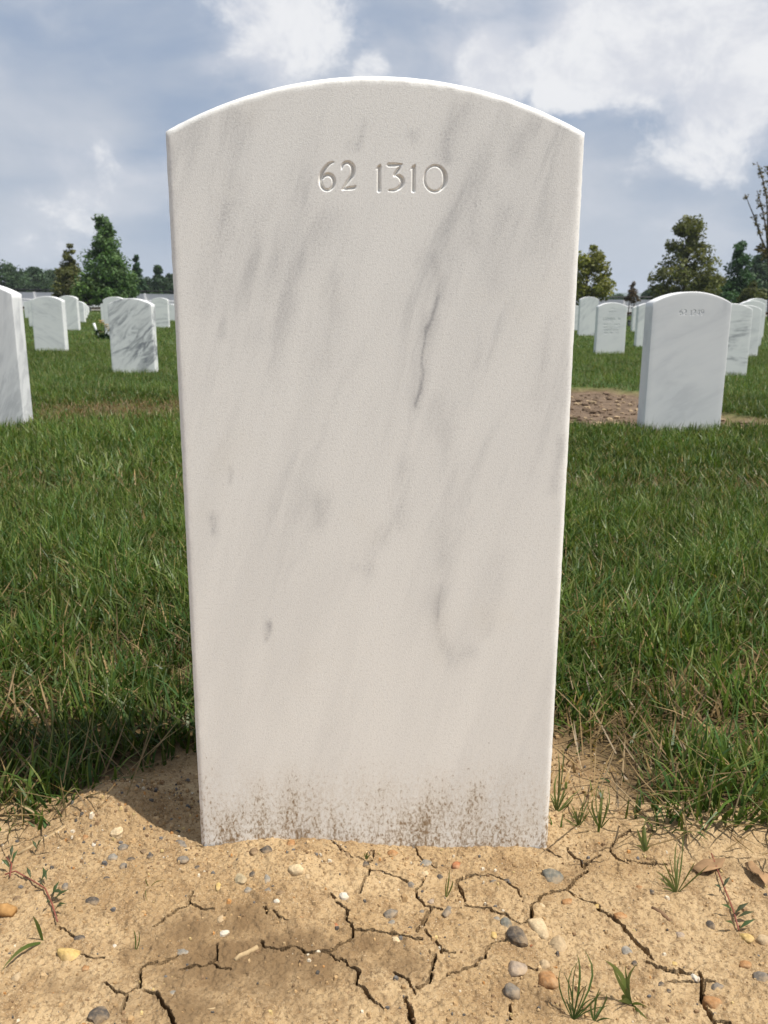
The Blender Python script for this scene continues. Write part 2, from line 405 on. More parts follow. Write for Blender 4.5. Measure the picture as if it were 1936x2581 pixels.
FX, FY0, FY1 = .47, .44, .80                        # extent of the finely modelled clay
def ground_z(x, y):
    z = H(x, y)
    ins = np.minimum(np.minimum(FX - np.abs(x), y - FY0), FY1 - y)
    return z - .060 * sstep(.012, .03, ins)
def spread(a, b, step0, grow, lim):
    out = [a]; s = step0
    while out[-1] < b: out.append(out[-1] + s); s = min(s * grow, lim)
    return np.array(out)
xr = np.concatenate([np.arange(0, 1.1, .0125), spread(1.1, 60, .02, 1.16, 4), [90, 160, 300, 600, 1200, 3000]])
xs = np.concatenate([-xr[:0:-1], xr])
ys = np.concatenate([[-60, -20, -8, -3, -1, -.3, 0, .2, .3], np.arange(.36, 1.3, .0125), spread(1.3, 5.6, .03, 1.012, .05), spread(5.7, 80, .12, 1.05, 2), [100, 150, 250, 500, 1000, 2000, 3200]])
g = link('ground', grid_mesh('ground', xs, ys, ground_z, M_TURF, attrs_for)); tag(g, kind='structure')

cracks = []
def cr(conv, wd, *pts): cracks.append((wd, [tuple(at_z(*conv(*p))[:2]) for p in pts]))
cr(z5, 2.5, (850,450),(915,500),(960,550),(1005,578),(1060,590),(1090,600),(1100,635))
cr(z5, 2, (1120,530),(1100,600)); cr(z5, 2, (1100,640),(1070,690),(1050,750)); cr(z5, 1.6, (1100,638),(1200,650),(1260,665),(1300,690))
cr(z5, 2.5, (1330,480),(1370,540),(1400,575),(1450,600)); cr(z5, 4, (1395,650),(1380,690),(1350,720),(1360,770),(1400,800),(1430,812),(1480,825))
cr(z5, 5, (1430,812),(1395,860),(1355,938)); cr(z5, 3.5, (1640,645),(1560,675),(1580,720),(1600,780)); cr(z5, 4, (1600,800),(1690,815))
cr(z5, 4, (900,755),(950,800),(990,830),(980,870),(1010,895),(1020,930)); cr(z5, 5, (1020,930),(1110,930),(1180,940),(1270,968),(1380,982))
cr(z5, 4, (1020,935),(1010,975),(950,1010),(905,1045),(880,1055)); cr(z5, 4, (535,985),(555,1022),(640,1038),(720,1020),(770,1045),(810,1055),(880,1050),(920,1075),(950,1095))
cr(z5, 5, (965,1080),(990,1120),(1040,1155),(1030,1190),(1020,1215),(1060,1240),(1110,1290),(1150,1315),(1190,1345))
cr(z5, 5, (1395,935),(1440,975),(1480,1020),(1480,1050)); cr(z5, 2, (1480,1035),(1550,1050)); cr(z5, 6.5, (1445,1060),(1435,1110),(1430,1180),(1410,1220),(1350,1240))
cr(z5, 4, (1230,1155),(1300,1190),(1320,1240),(1340,1275)); cr(z5, 11, (1290,1290),(1310,1350),(1330,1412),(1335,1470))
cr(z5, 6.5, (0,1270),(40,1330),(75,1412),(90,1450)); cr(z5, 2.6, (310,990),(305,1060),(250,1090),(180,1110),(110,1130)); cr(z5, 2.4, (275,1075),(310,1110),(370,1122))
cr(z5, 2, (100,1050),(0,1095)); cr(z5, 2.2, (175,745),(170,795),(100,825),(20,880),(-30,915)); cr(z5, 2, (175,795),(220,820),(300,830))
cr(z5, 1.6, (550,820),(560,855)); cr(z5, 1.6, (600,850),(640,875),(680,885)); cr(z5, 2.4, (1660,1115),(1590,1145),(1510,1170))
cr(z5, 6, (200,492),(300,484),(440,470),(550,455),(640,442),(760,436),(900,450),(1100,458),(1350,468),(1500,478),(1659,475))
cr(z6, 2.4, (0,785),(60,765),(190,757)); cr(z6, 3.5, (0,795),(35,845),(45,900)); cr(z6, 4.5, (50,925),(110,930),(180,942),(195,965),(265,985),(340,1030))
cr(z6, 6, (340,1030),(395,1000),(400,930),(440,910),(460,875),(520,855),(590,845),(640,780),(695,735),(670,705),(700,690),(760,665))
cr(z6, 4.5, (665,705),(655,670),(600,625),(590,600)); cr(z6, 3, (760,640),(815,630),(850,590),(930,545)); cr(z6, 3.5, (815,630),(825,655),(870,690),(910,705))
cr(z6, 2.2, (910,690),(1000,712),(1120,722)); cr(z6, 4, (590,845),(650,885)); cr(z6, 2, (650,885),(735,915))
cr(z6, 8, (735,915),(770,960),(840,1000),(890,1040),(930,1100),(980,1150),(1020,1190),(1040,1220)); cr(z6, 7, (1010,1230),(1060,1255),(1120,1272),(1190,1280),(1250,1300))
cr(z6, 3, (1190,1265),(1230,1295)); cr(z6, 8, (1290,1290),(1310,1340),(1300,1430),(1340,1480),(1370,1540),(1385,1580)); cr(z6, 3, (1370,1525),(1450,1545))
cr(z6, 1.8, (1130,1330),(1290,1330),(1370,1340)); cr(z6, 3, (270,1115),(190,1140),(160,1165),(150,1210),(90,1245),(0,1290)); cr(z6, 2.6, (190,765),(260,790),(320,840),(345,885))
cr(z6, 2.4, (380,600),(470,615),(560,645)); cr(z6, 2, (360,1260),(430,1280)); cr(z6, 2.4, (280,1450),(285,1540))
cr(z4, 5, (600,1975),(650,2015),(720,2045),(715,2080),(695,2150)); cr(z4, 3, (720,2040),(760,2005),(790,1995),(795,1900),(820,1870),(900,1855))
cr(z4, 7, (820,2010),(880,2030),(920,2090),(960,2150),(985,2200),(1000,2240)); cr(z4, 2.4, (460,1810),(520,1825),(590,1830)); cr(z4, 2.2, (340,1665),(390,1690),(420,1720))

def soil_z(x, y):
    z = H(x, y)
    ins = np.minimum(np.minimum(FX - np.abs(x), y - FY0), FY1 - y)
    z = z + .0045 * sstep(0, .014, ins) - .003
    z = z + .0030 * fbm(x * 270, y * 270, 2, 51) + .0050 * np.maximum(fbm(x * 150, y * 150, 2, 57) - .17, 0) + .0018 * np.maximum(fbm(x * 95, y * 95, 2, 61) - .12, 0) * 4
    jx = x + .0035 * fbm(x * 60, y * 60, 3, 41); jy = y + .0035 * fbm(x * 60 + 9, y * 60, 3, 42)
    jx = jx + .0022 * fbm(x * 210, y * 210, 2, 43); jy = jy + .0026 * fbm(x * 210 + 5, y * 210, 2, 44)
    depth = np.zeros_like(z); lip = np.zeros_like(z)
    for wd, pts in cracks:
        half = max(wd * .00016, .00050); n = len(pts)
        for k in range(n - 1):
            (ax, ay), (bx, by) = pts[k], pts[k + 1]
            mg = .012
            s = np.nonzero((jx > min(ax, bx) - mg) & (jx < max(ax, bx) + mg) & (jy > min(ay, by) - mg) & (jy < max(ay, by) + mg))[0]
            if not len(s): continue
            d = seg_dist(jx[s], jy[s], ax, ay, bx, by)
            taper = 1.0
            if n > 3 and (k == 0 or k == n - 2): taper = .7
            hw_ = half * taper * (0.75 + .5 * vnoise(jx[s] * 220, jy[s] * 220, 5))
            dp = np.clip((hw_ + .0004 - d) / .0005, 0, 1) * min(.020 + wd * .0025, .040)
            depth[s] = np.maximum(depth[s], dp)
            lip[s] = np.maximum(lip[s], np.exp(-(d / .004) ** 2) * min(wd / 8, 1) * .0008)
    return z + lip - depth
fx = np.concatenate([np.arange(-FX, -.40, .002), np.arange(-.40, .40, .00078), np.arange(.40, FX + .001, .002)])
fy = np.concatenate([np.arange(FY0, .50, .0016), np.arange(.50, .735, .00085), np.arange(.735, FY1 + .001, .0018)])
g = link('bare_soil', grid_mesh('bare_soil', fx, fy, soil_z, M_SOIL, attrs_for)); tag(g, kind='structure')
g.data.polygons.foreach_set('use_smooth', np.zeros(len(g.data.polygons), bool))
# ------------------------------------------------------------------ engraved lettering (strokes with changing width)
G = {
 '6': [[(268,75,20),(225,88,36),(180,130,46),(140,190,50),(120,250,48),(125,310,40),(150,355,36),(195,372,32),(240,355,36),(268,310,42),(270,260,46),(245,220,46),(205,205,46),(165,220,40),(140,250,30)]],
 '2': [[(362,150,14),(372,110,34),(400,82,40),(440,78,44),(480,110,52),(490,160,56),(475,215,54),(445,260,46),(415,305,40),(385,350,30)], [(372,360,28),(430,352,36),(495,346,40),(512,330,26)]],
 '1': [[(800,95,8),(790,125,40),(785,180,44),(785,300,46),(785,372,48)], [(752,150,10),(780,120,30)]],
 '3': [[(895,100,44),(960,100,44),(1040,95,24)], [(1035,95,20),(1010,140,36),(985,175,40),(962,208,36)], [(955,215,12),(1000,215,36),(1040,245,52),(1050,290,52),(1020,340,44),(960,370,34),(900,372,24)]],
 '0': [[(1418 + 118*math.cos(a), 245 - 138*math.sin(a), 44 + 16*math.cos(a)*abs(math.cos(a)) - 16*abs(math.sin(a))) for a in [k*math.pi/12 for k in range(25)]]],
 '4': [[(150,75,30),(80,200,26),(15,290,24)], [(15,290,32),(200,290,32)], [(150,80,40),(150,375,46)]],
}
def shift(g, dx, x0=0): return [[(x - x0 + dx, y, w_) for x, y, w_ in s] for s in g]
G['9'] = [[(388 - x - 100, 447 - y, w_) for x, y, w_ in s] for s in G['6']]
LINE_1310 = G['6'] + G['2'] + G['1'] + G['3'] + shift(G['1'], 392) + G['0']
LINE_1249 = G['6'] + G['2'] + G['1'] + shift(G['2'], 540) + shift(G['4'], 1095) + shift(G['9'], 1335, 0)
BAR = {   # plain capitals on a 4 x 6 field, for small inscriptions
 'D': [[(0,0),(0,6),(2,6),(4,4.5),(4,1.5),(2,0),(0,0)]], 'O': [[(2,0),(.2,1.5),(.2,4.5),(2,6),(3.8,4.5),(3.8,1.5),(2,0)]],
 'N': [[(0,0),(0,6),(4,0),(4,6)]], 'A': [[(0,0),(2,6),(4,0)],[(1,2),(3,2)]], 'M': [[(0,0),(.4,6),(2,1.5),(3.6,6),(4,0)]],
 'I': [[(2,0),(2,6)]], 'E': [[(4,0),(0,0),(0,6),(4,6)],[(0,3),(3,3)]], 'S': [[(4,5.3),(2,6),(.3,5),(.5,3.5),(3.5,2.5),(3.7,1),(2,0),(0,.7)]],
 'R': [[(0,0),(0,6),(3,6),(4,4.6),(3,3.2),(0,3.2)],[(2,3.2),(4,0)]], '1': [[(2,0),(2,6)]], '9': [[(4,3.5),(2,2.6),(.4,4),(.6,5.5),(2,6),(3.6,5.5),(4,4),(3,0)]],
 '2': [[(.3,5),(2,6),(3.7,5),(3.4,3.4),(0,0),(4,0)]], 'W': [[(0,6),(1,0),(2,4.5),(3,0),(4,6)]], 'F': [[(0,0),(0,6),(4,6)],[(0,3),(3,3)]],
 'V': [[(0,6),(2,0),(4,6)]], 'L': [[(0,6),(0,0),(4,0)]], 'U': [[(0,6),(0,1),(2,0),(4,1),(4,6)]], ' ': [],
}
def caps(text, cx, z, h, sw):
    """strokes in metres on the face: list of [(x, z, width)]"""
    out = []; adv = h * .92; x = cx - adv * len(text) / 2
    for ch in text:
        for s in BAR.get(ch, []): out.append([(x + a * h / 6, z + b_ * h / 6, sw) for a, b_ in s])
        x += adv
    return out
def numerals(line, cx, ztop, unit):
    xs_ = [p[0] for s in line for p in s]; c = (min(xs_) + max(xs_)) / 2
    return [[(cx + (x - c) * unit, ztop - (y - 65) * unit, w_ * unit) for x, y, w_ in s] for s in line]

def stone_mesh(name, hs, rise, r, mat, text=None, coarse=.02, fine=.0008, carve=.0022, vein=None, hw=.165, thick=.1016, rough=0.0, zbot=-.20, slope=1.1, stepup=.02, low=None):
    R = (hw * hw + rise * rise) / (2 * rise); zc = hs + rise - R
    def lines(a, b_, extra):
        v = list(np.linspace(a, b_, max(2, int(round((b_ - a) / coarse)) + 1)))
        if extra:
            lo, hi = extra; v = [q for q in v if q < lo or q > hi] + list(np.arange(lo, hi, fine))
        return np.array(sorted(v))
    strokes = text or []
    if strokes:
        px = [p[0] for s in strokes for p in s]; pz = [p[1] for s in strokes for p in s]
        ex = (min(px) - .006, max(px) + .006); ez = (min(pz) - .006, max(pz) + .006)
    else: ex = ez = None
    d0 = r
    def dims(d): return hw - d, zc + math.sqrt((R - d) ** 2 - (hw - d) ** 2), R - d
    x_d, zs_d, R_d = dims(d0)
    us = lines(-x_d, x_d, ex) / x_d
    zl = lines(zbot, zs_d, ez); fl = (zl - zbot) / (zs_d - zbot)
    K = max(3, int(rise / coarse) + 2)
    nu, nl = len(us), len(zl)
    rows = []
    for z in zl: rows.append(np.stack([us * x_d, np.zeros(nu), np.full(nu, z)], 1))
    arc = zc + np.sqrt(np.maximum(R_d ** 2 - (us * x_d) ** 2, 0))
    for k in range(1, K + 1): rows.append(np.stack([us * x_d, np.zeros(nu), zs_d + (arc - zs_d) * k / K], 1))
    V = np.concatenate(rows); nr = nl + K
    idx = np.arange(nr * nu).reshape(nr, nu)
    Q = np.stack([idx[:-1, :-1], idx[:-1, 1:], idx[1:, 1:], idx[1:, :-1]], -1).reshape(-1, 4)
    x, z = V[:, 0], V[:, 2]
    if strokes:
        cut = np.zeros(len(V))
        for s in strokes:
            pts = np.array(s); seg = []
            for k in range(len(pts) - 1):
                p0 = pts[max(k - 1, 0)]; p1 = pts[k]; p2 = pts[k + 1]; p3 = pts[min(k + 2, len(pts) - 1)]
                for t in np.linspace(0, 1, 7)[:-1]:
                    cr_ = .5 * (2 * p1 + (p2 - p0) * t + (2 * p0 - 5 * p1 + 4 * p2 - p3) * t * t + (3 * p1 - p0 - 3 * p2 + p3) * t ** 3)
                    seg.append(p1 + (p2 - p1) * t if len(pts) < 4 else cr_)
            seg.append(pts[-1]); seg = np.array(seg)
            bb = (x > seg[:, 0].min() - .005) & (x < seg[:, 0].max() + .005) & (z > seg[:, 1].min() - .005) & (z < seg[:, 1].max() + .005)
            ii = np.nonzero(bb)[0]; best = np.full(len(ii), -1.0)
            for a, b_ in zip(seg[:-1], seg[1:]):
                dx, dz = b_[0] - a[0], b_[1] - a[1]; L = dx * dx + dz * dz + 1e-14
                t = np.clip(((x[ii] - a[0]) * dx + (z[ii] - a[1]) * dz) / L, 0, 1)
                d = np.hypot(x[ii] - a[0] - t * dx, z[ii] - a[1] - t * dz)
                best = np.maximum(best, (a[2] + (b_[2] - a[2]) * t) / 2 - d)
            cut[ii] = np.maximum(cut[ii], best)
        V[:, 1] += np.minimum(np.maximum(cut, 0) * slope * 1.6, carve)
    # rounded arrises, sides and back
    per_idx = np.concatenate([idx[:nl, 0], idx[nr - 1, 1:-1], idx[:nl, -1][::-1]])
    def ring(d, yy):
        xd, zs, Rd = dims(d)
        lz = zbot + fl * (zs - zbot)
        tx = us[1:-1] * xd
        P = np.concatenate([np.stack([np.full(nl, -xd), np.full(nl, yy), lz], 1),
                            np.stack([tx, np.full(nu - 2, yy), zc + np.sqrt(Rd ** 2 - tx ** 2)], 1),
                            np.stack([np.full(nl, xd), np.full(nl, yy), lz[::-1]], 1)])
        if rough:
            n_ = fbm(P[:, 0] * 160 + P[:, 2] * 190, P[:, 1] * 300 + P[:, 2] * 40, 3, 3) * rough
            P[:, 0] += np.where(np.abs(P[:, 0]) > xd - 1e-6, n_ * np.sign(P[:, 0]), 0); P[:, 2] += n_ * .6 * (P[:, 2] > zs - 1e-6); P[:, 1] += n_
        return P
    blocks = [V]; base = len(V); prev = per_idx; n = len(per_idx); quads = [Q]
    seq = [(r * (1 - math.sin(p)), r * (1 - math.cos(p))) for p in (math.pi / 2 * k / 5 for k in range(1, 6))]
    seq += [(0, thick * .35), (0, thick * .7)] + [(d, thick - y_) for d, y_ in reversed(seq)] + [(r, thick)]
    for d, yy in seq:
        P = ring(d, yy); cur = np.arange(base, base + n); base += n; blocks.append(P)
        quads.append(np.stack([prev[:-1], cur[:-1], cur[1:], prev[1:]], -1)[:, ::-1]); prev = cur
    V2 = np.concatenate(blocks)
    attrs = {}
    if vein is not None:
        attrs['vein'] = vein(V2[:, 0], V2[:, 2]) ; attrs['low'] = low(V2[:, 0], V2[:, 2])
    me = mesh_np(name, V2, quads=np.concatenate(quads), attrs=attrs, smooth=True, mat=mat)
    bm = bmesh.new(); bm.from_mesh(me)
    bm.verts.ensure_lookup_table(); bm.faces.new([bm.verts[i] for i in prev]).smooth = True
    bmesh.ops.remove_doubles(bm, verts=bm.verts, dist=1e-6)
    bmesh.ops.recalc_face_normals(bm, faces=bm.faces)
    bm.to_mesh(me); bm.free(); return me

# ---- the near stone
pL = at_y(420, 346, DM); pR = at_y(1470, 349, DM); pT = at_y(945, 192, DM)
XM = (pL.x + pR.x) / 2; HWM = (pR.x - pL.x) / 2 * 1.019; HS = (pL.z + pR.z) / 2 + .006; RISE = pT.z + .0025 - HS
def face(x, y):                                  # display pixel -> (x, z) on the near stone's face
    p = at_y(*dd(x, y), DM); return p.x - XM, p.z
VE = [([(943,640),(925,720),(912,790),(903,880)], 3.5, .62), ([(930,690),(905,880)], 9, .22), ([(876,1015),(872,1070),(860,1130),(800,1190),(788,1240)], 13, .24), ([(805,1190),(792,1225),(775,1225)], 9, .36),
      ([(957,1265),(945,1320),(946,1380),(975,1430),(1010,1410)], 15, .25), ([(955,1265),(947,1330)], 5, .35), ([(960,880),(965,1000),(955,1150),(958,1260)], 20, .15),
      ([(578,1348),(577,1385)], 4.5, .75), ([(461,1115),(461,1148)], 6, .42), ([(491,1008),(490,1038)], 3, .30), ([(492,440),(472,560),(448,660)], 20, .30), ([(486,700),(480,725)], 6, .28),
      ([(690,470),(640,560),(580,720)], 26, .25), ([(1000,230),(960,330)], 14, .36), ([(1050,340),(1020,520)], 22, .26), ([(1150,270),(1100,345)], 12, .28), ([(1090,450),(1060,600)], 18, .2),
      ([(785,270),(762,310)], 7, .36), ([(512,240),(492,370),(502,405)], 14, .24), ([(1190,690),(1160,860)], 12, .16), ([(1218,960),(1195,1060)], 8, .22), ([(690,1090),(690,1130)], 18, .2),
      ([(1085,1200),(1050,1360)], 16, .14), ([(560,440),(520,640)], 22, .16), ([(890,290),(893,300)], 7, .3), ([(940,560),(945,640)], 14, .2), ([(730,600),(700,780)], 14, .14), ([(1000,400),(965,560)], 16, .16)]
def vein_attr(x, z):
    a = np.zeros_like(x)
    wx = x + .010 * fbm(x * 80, z * 40, 4, 88); wz = z + .012 * fbm(x * 25 + 3, z * 50, 4, 89); pat = .35 + 1.5 * np.clip(fbm(x * 70 + z * 12, z * 26, 4, 90) + .42, 0, 1)
    for pts, wd, k in VE:
        q = [face(*p) for p in pts]; sg = wd * DS * 1.0 / FPX; k = k * 1.0
        for (ax, az), (bx, bz) in zip(q[:-1], q[1:]):
            a = np.maximum(a, k * np.exp(-(seg_dist(wx, wz, ax, az, bx, bz) / sg) ** 1.5))
    return a * pat
def low_attr(x, z): return np.clip(1.12 - z / .145, 0, 1.12)
ux = at_y(780 + 100 * .223, 480, DM).x; ux2 = at_y(780 + 1560 * .223, 480, DM).x
tl = at_y(780 + 830 * .223, 390 + 65 * .223, DM)
unit = (ux2 - ux) / 1460 * 1.0
me = stone_mesh('headstone', HS, RISE, .0052, M_MARBLE, numerals(LINE_1310, tl.x - XM, tl.z, unit), coarse=.0034, fine=.00048, carve=.0033, vein=vein_attr, low=low_attr, hw=HWM, rough=.0009)
o = link('headstone', me, loc=(XM, DM, 0), rot=(-.009, 0, 0))
tag(o, 'large near white marble headstone engraved 62 1310 with mud splashed along its foot', 'headstone', 'rows of white marble headstones')

# ---- the stones behind
ME_PLAIN = stone_mesh('headstone_plain', .60, .046, .004, M_MARBLE_FAR)
GRP = 'rows of white marble headstones'
def far_stone(px, z, py_apex, label, vein=.35, tilt=.3, me=None, lean=0.0):
    y = z * 1.0; p = at_y(px, py_apex, y / math.cos(PITCH) * .985 if False else y)
    # z is the depth along the lens axis; turn it into distance on the ground
    d = ray(px, py_apex); p = Vector((0, 0, CAMZ)) + d * z
    g_ = float(H(np.array([p.x]), np.array([p.y]))[0])
    o_ = link('headstone', me or ME_PLAIN, loc=(p.x, p.y, p.z - .646), rot=(0, lean, 0))
    o_['veining'] = vein; o_['vein_tilt'] = tilt
    tag(o_, label, 'headstone', GRP); return o_
LINE_1249 = [[(x, y, w_ * 1.12) for x, y, w_ in s] for s in LINE_1249]
n1249 = numerals(LINE_1249, 0, .573, .0000699 * 1.03)
ME_1249 = stone_mesh('headstone_1249', .60, .046, .004, M_MARBLE_FAR, n1249, fine=.0007, carve=.0032)
nA = numerals(LINE_1249[:4] + shift(G['1'], 250) , 0, .573, .0000699)
ME_A = stone_mesh('headstone_number', .60, .046, .004, M_MARBLE_FAR, nA, fine=.0012, carve=.0025)
txt = caps('DONNA M', 0, .445, .030, .0058) + caps('SUE', 0, .425, .015, .0034)
for k, s_ in enumerate(('MAR 21 1929', 'NOV 12 2012', 'LOVED WIFE', 'AND MOTHER')): txt += caps(s_, 0, .392 - .031 * k, .018, .0040)
txt += caps('USAF', 0, .572, .013, .0030) + caps('WIFE OF', 0, .535, .013, .0030)
ME_B = stone_mesh('headstone_inscribed', .60, .046, .004, M_MARBLE_FAR, txt, fine=.0014, carve=.003)
far_stone(-72, 3.60, 712, 'white headstone cut off by the left edge of the picture, sunlit side showing', .45, 1.2)
far_stone(1748, 3.55, 735, 'clean white headstone engraved 62 1249 standing beside a bare soil patch', .18, .5, ME_1249)
far_stone(325, 6.44, 751.6, 'headstone with bold dark grey blotched veins, left of the large near stone', 1.15, .75)
far_stone(115, 9.1, 746.4, 'pale headstone with faint number and fine slanting veins behind the cut off stone', .3, -.35, ME_A)
far_stone(169, 15.4, 745, 'narrow looking headstone half hidden behind the pale headstone with the faint number', .45, .8)
far_stone(193, 21.3, 759, 'small headstone third in the left file receding to the fence', .25, .2)
far_stone(201.5, 26.5, 763, 'small headstone fourth in the left file receding to the fence', .25, .9)
far_stone(208.5, 32, 768, 'tiny headstone fifth in the left file receding to the fence', .2, .3)
far_stone(213, 38, 771.5, 'tiny headstone sixth in the left file receding to the fence', .2, .3)
far_stone(219.5, 45, 775, 'farthest tiny headstone of the left file beside the grass lane', .2, .3)
far_stone(88, 17.5, 753, 'shaded headstone just showing left of the pale headstone with the faint number', .3, .5)
far_stone(74, 24.5, 758, 'farther headstone sliver at the far left behind the cut off stone', .3, .2)
far_stone(286.5, 12.6, 748, 'headstone hidden behind the dark veined stone with flowers at its foot', .3, .6)
far_stone(269, 21.5, 763, 'small headstone sliver beyond the one with flowers at its foot', .25, .6)
far_stone(401.6, 17.6, 750, 'blue grey headstone between the dark veined stone and the large near stone', .5, .1)
far_stone(429, 24, 767, 'small headstone sliver touching the left edge of the large near stone', .2, .1)
far_stone(440, 31, 770, 'farthest small headstone peeping out beside the large near stone on the left', .2, .1)
far_stone(1545.6, 9.67, 762.4, 'white headstone with a name and several lines of inscription facing the camera', .15, .4, ME_B)
far_stone(1486.6, 15.2, 747.8, 'bluish headstone behind the inscribed one, next to the large near stone', .35, .9)
far_stone(1449, 18.5, 770, 'headstone sliver showing right of the large near stone below the fence', .2, .4)
far_stone(1641, 11.7, 763, 'headstone half hidden behind the left side of the stone engraved 62 1249', .3, .5)
far_stone(1617, 18, 770, 'small bright headstone sliver behind the left of the stone engraved 62 1249', .2, .5)
far_stone(1847, 6.75, 764.6, 'headstone with dark level streaks half behind the stone engraved 62 1249', 1.0, .08)
far_stone(1884, 9.3, 769, 'white headstone second behind the right side of the stone engraved 62 1249', .25, .3)
far_stone(1900, 12.1, 757.5, 'white headstone third behind the right side of the stone engraved 62 1249', .25, .6)
far_stone(1910.5, 15.3, 751.7, 'bluish headstone last in the file at the right edge of the picture', .4, .6)

# ------------------------------------------------------------------ fence, bed and kerb at the far side
FY = 60.0
M_WHITE = simple('white_fence_paint', (.92, .92, .92), .45, .02, 3)
M_DARK = simple('dark_iron', (.02, .02, .022), .5, .2, 10)
def fence_top(X): return float(np.interp(X, [-40, -25, -16, 14, 22, 40], [1.23, 1.20, 1.10, .83, .83, .98]))
fence = empty('fence', (0, FY, 0)); tag(fence, 'long white boarded fence with a dark top rail crossing behind the headstones and trees', 'fence')
def fence_panel():
    mb = MB()
    for k in range(15): mb.box(-1.19 + k * .159, -1.19 + k * .159 + .154, 0, .022, -.98, 0)
    mb.box(-1.2, 1.2, .024, .06, -.90, -.80); mb.box(-1.2, 1.2, -.012, -.001, -.50, -.46); mb.box(-1.2, 1.2, .024, .06, -.13, -.05)
    me_ = bpy.data.meshes.new('panel'); me_.from_pydata(mb.v, [], mb.f); me_.materials.append(M_WHITE); return me_
FP = fence_panel()
mb = MB(); mb.box(-.065, .065, -.09, .03, -1.25, .03); FPOST = bpy.data.meshes.new('post'); FPOST.from_pydata(mb.v, [], mb.f); FPOST.materials.append(M_WHITE)
for k in range(-17, 18):
    X = k * 2.5; a, b_ = fence_top(X - 1.25), fence_top(X + 1.25)
    link('panel', FP, fence, (X, 0, (a + b_) / 2), (0, -math.atan2(b_ - a, 2.5), 0))
    link('post', FPOST, fence, (X - 1.25, 0, a))
    mb = MB(); mb.tube([(X - 1.25, -.05, a + .17), (X + 1.25, -.05, b_ + .17)], .045, 6); mb.build('top_rail', M_DARK, fence)
    mb = MB(); mb.tube([(X - 1.25, -.05, a + .10), (X - 1.25, -.05, a + .17)], .03, 6); mb.build('rail_post', M_DARK, fence)
M_MULCH = simple('dark_mulch', (.040, .026, .018), .95, .5, 12, .1, .8, 20, .05)
M_KERB = simple('pale_concrete', (.36, .34, .30), .85, .15, 6)
def strip(name, y0, y1, hgt, mat, n=120):
    xs_ = np.linspace(-45, 45, n); v = []; f = []
    for i, x_ in enumerate(xs_):
        z0 = float(H(np.array([x_]), np.array([(y0 + y1) / 2]))[0])
        hh = hgt * (.8 + .4 * random.random()) if name == 'mulch_bed' else hgt
        v += [(x_, y0, z0 - .1), (x_, y0 + .04, z0 + hh), (x_, y1 - .04, z0 + hh * 1.05), (x_, y1, z0 - .1)]
        if i: b = 4 * i; f += [(b-4, b, b+1, b-3), (b-3, b+1, b+2, b-2), (b-2, b+2, b+3, b-1)]
    me_ = bpy.data.meshes.new(name); me_.from_pydata(v, [], f); me_.materials.append(mat)
    return tag(link(name, me_), kind='structure')
strip('mulch_bed', 52.5, 59.6, .16, M_MULCH); strip('kerb', 48.2, 48.5, .10, M_KERB)

# ------------------------------------------------------------------ hills and far wood
M_HILL = simple('wooded_hill', (.05, .075, .04), 1, .3, .01, .05)
def ridge(name, Y, base, amp, seed, x0, x1, thick, mat):
    xs_ = np.linspace(x0, x1, 160); z = base + amp * (fbm(xs_ * 4.0 / (x1 - x0) * 3, xs_ * 0 + seed, 4, seed) + .5)
    v = []; f = []
    for i, (x_, h_) in enumerate(zip(xs_, z)):
        v += [(x_, Y, -3), (x_, Y + thick * .3, h_), (x_, Y + thick, h_ * .5), (x_, Y + thick * 1.6, -3)]
        if i: b = 4 * i; f += [(b-4, b, b+1, b-3), (b-3, b+1, b+2, b-2), (b-2, b+2, b+3, b-1)]
    me_ = bpy.data.meshes.new(name); me_.from_pydata(v, [], f); me_.polygons.foreach_set('use_smooth', [True] * len(f)); me_.materials.append(mat)
    return tag(link(name, me_), kind='structure')
ridge('hills', 2200, 15, 24, 12, -2600, 2600, 350, M_HILL)

# ------------------------------------------------------------------ trees
def leaf_cloud(C, S, N, R_, size, cols, updir=.35):
    """N leaves round each clump centre; returns verts, quads, colours"""
    k = np.repeat(np.arange(len(C)), N); n = len(k)
    d = RNG.normal(size=(n, 3)); d /= np.linalg.norm(d, axis=1)[:, None]
    rr = S[k] * (RNG.random(n) ** .4)
    p = C[k] + d * rr[:, None] * np.array([1, 1, .78])
    nrm = d * .7 + RNG.normal(size=(n, 3)) * .6; nrm[:, 2] += updir; nrm /= np.linalg.norm(nrm, axis=1)[:, None]
    a = np.cross(nrm, RNG.normal(size=(n, 3))); a /= np.linalg.norm(a, axis=1)[:, None] + 1e-9; b = np.cross(nrm, a)
    s = size * (.55 + .9 * RNG.random(n))[:, None]
    V = np.stack([p - a * s * .9, p - b * s * .5 + a * s * .1 - nrm * s * .1, p + a * s, p + b * s * .5 + a * s * .1 - nrm * s * .1], 1).reshape(-1, 3)
    Q = np.arange(4 * n).reshape(n, 4)
    tone = 1.36 * (.68 + .64 * RNG.random(len(C)))[k] * (.75 + .5 * RNG.random(n))
    m_ = RNG.random(n)[:, None]; hue = np.clip(RNG.random(len(C))[k][:, None] * .7 + m_ * .3, 0, 1)
    c = (np.array(cols[0]) * (1 - hue) + np.array(cols[1]) * hue) * tone[:, None]
    return V, Q, np.repeat(c, 4, 0)
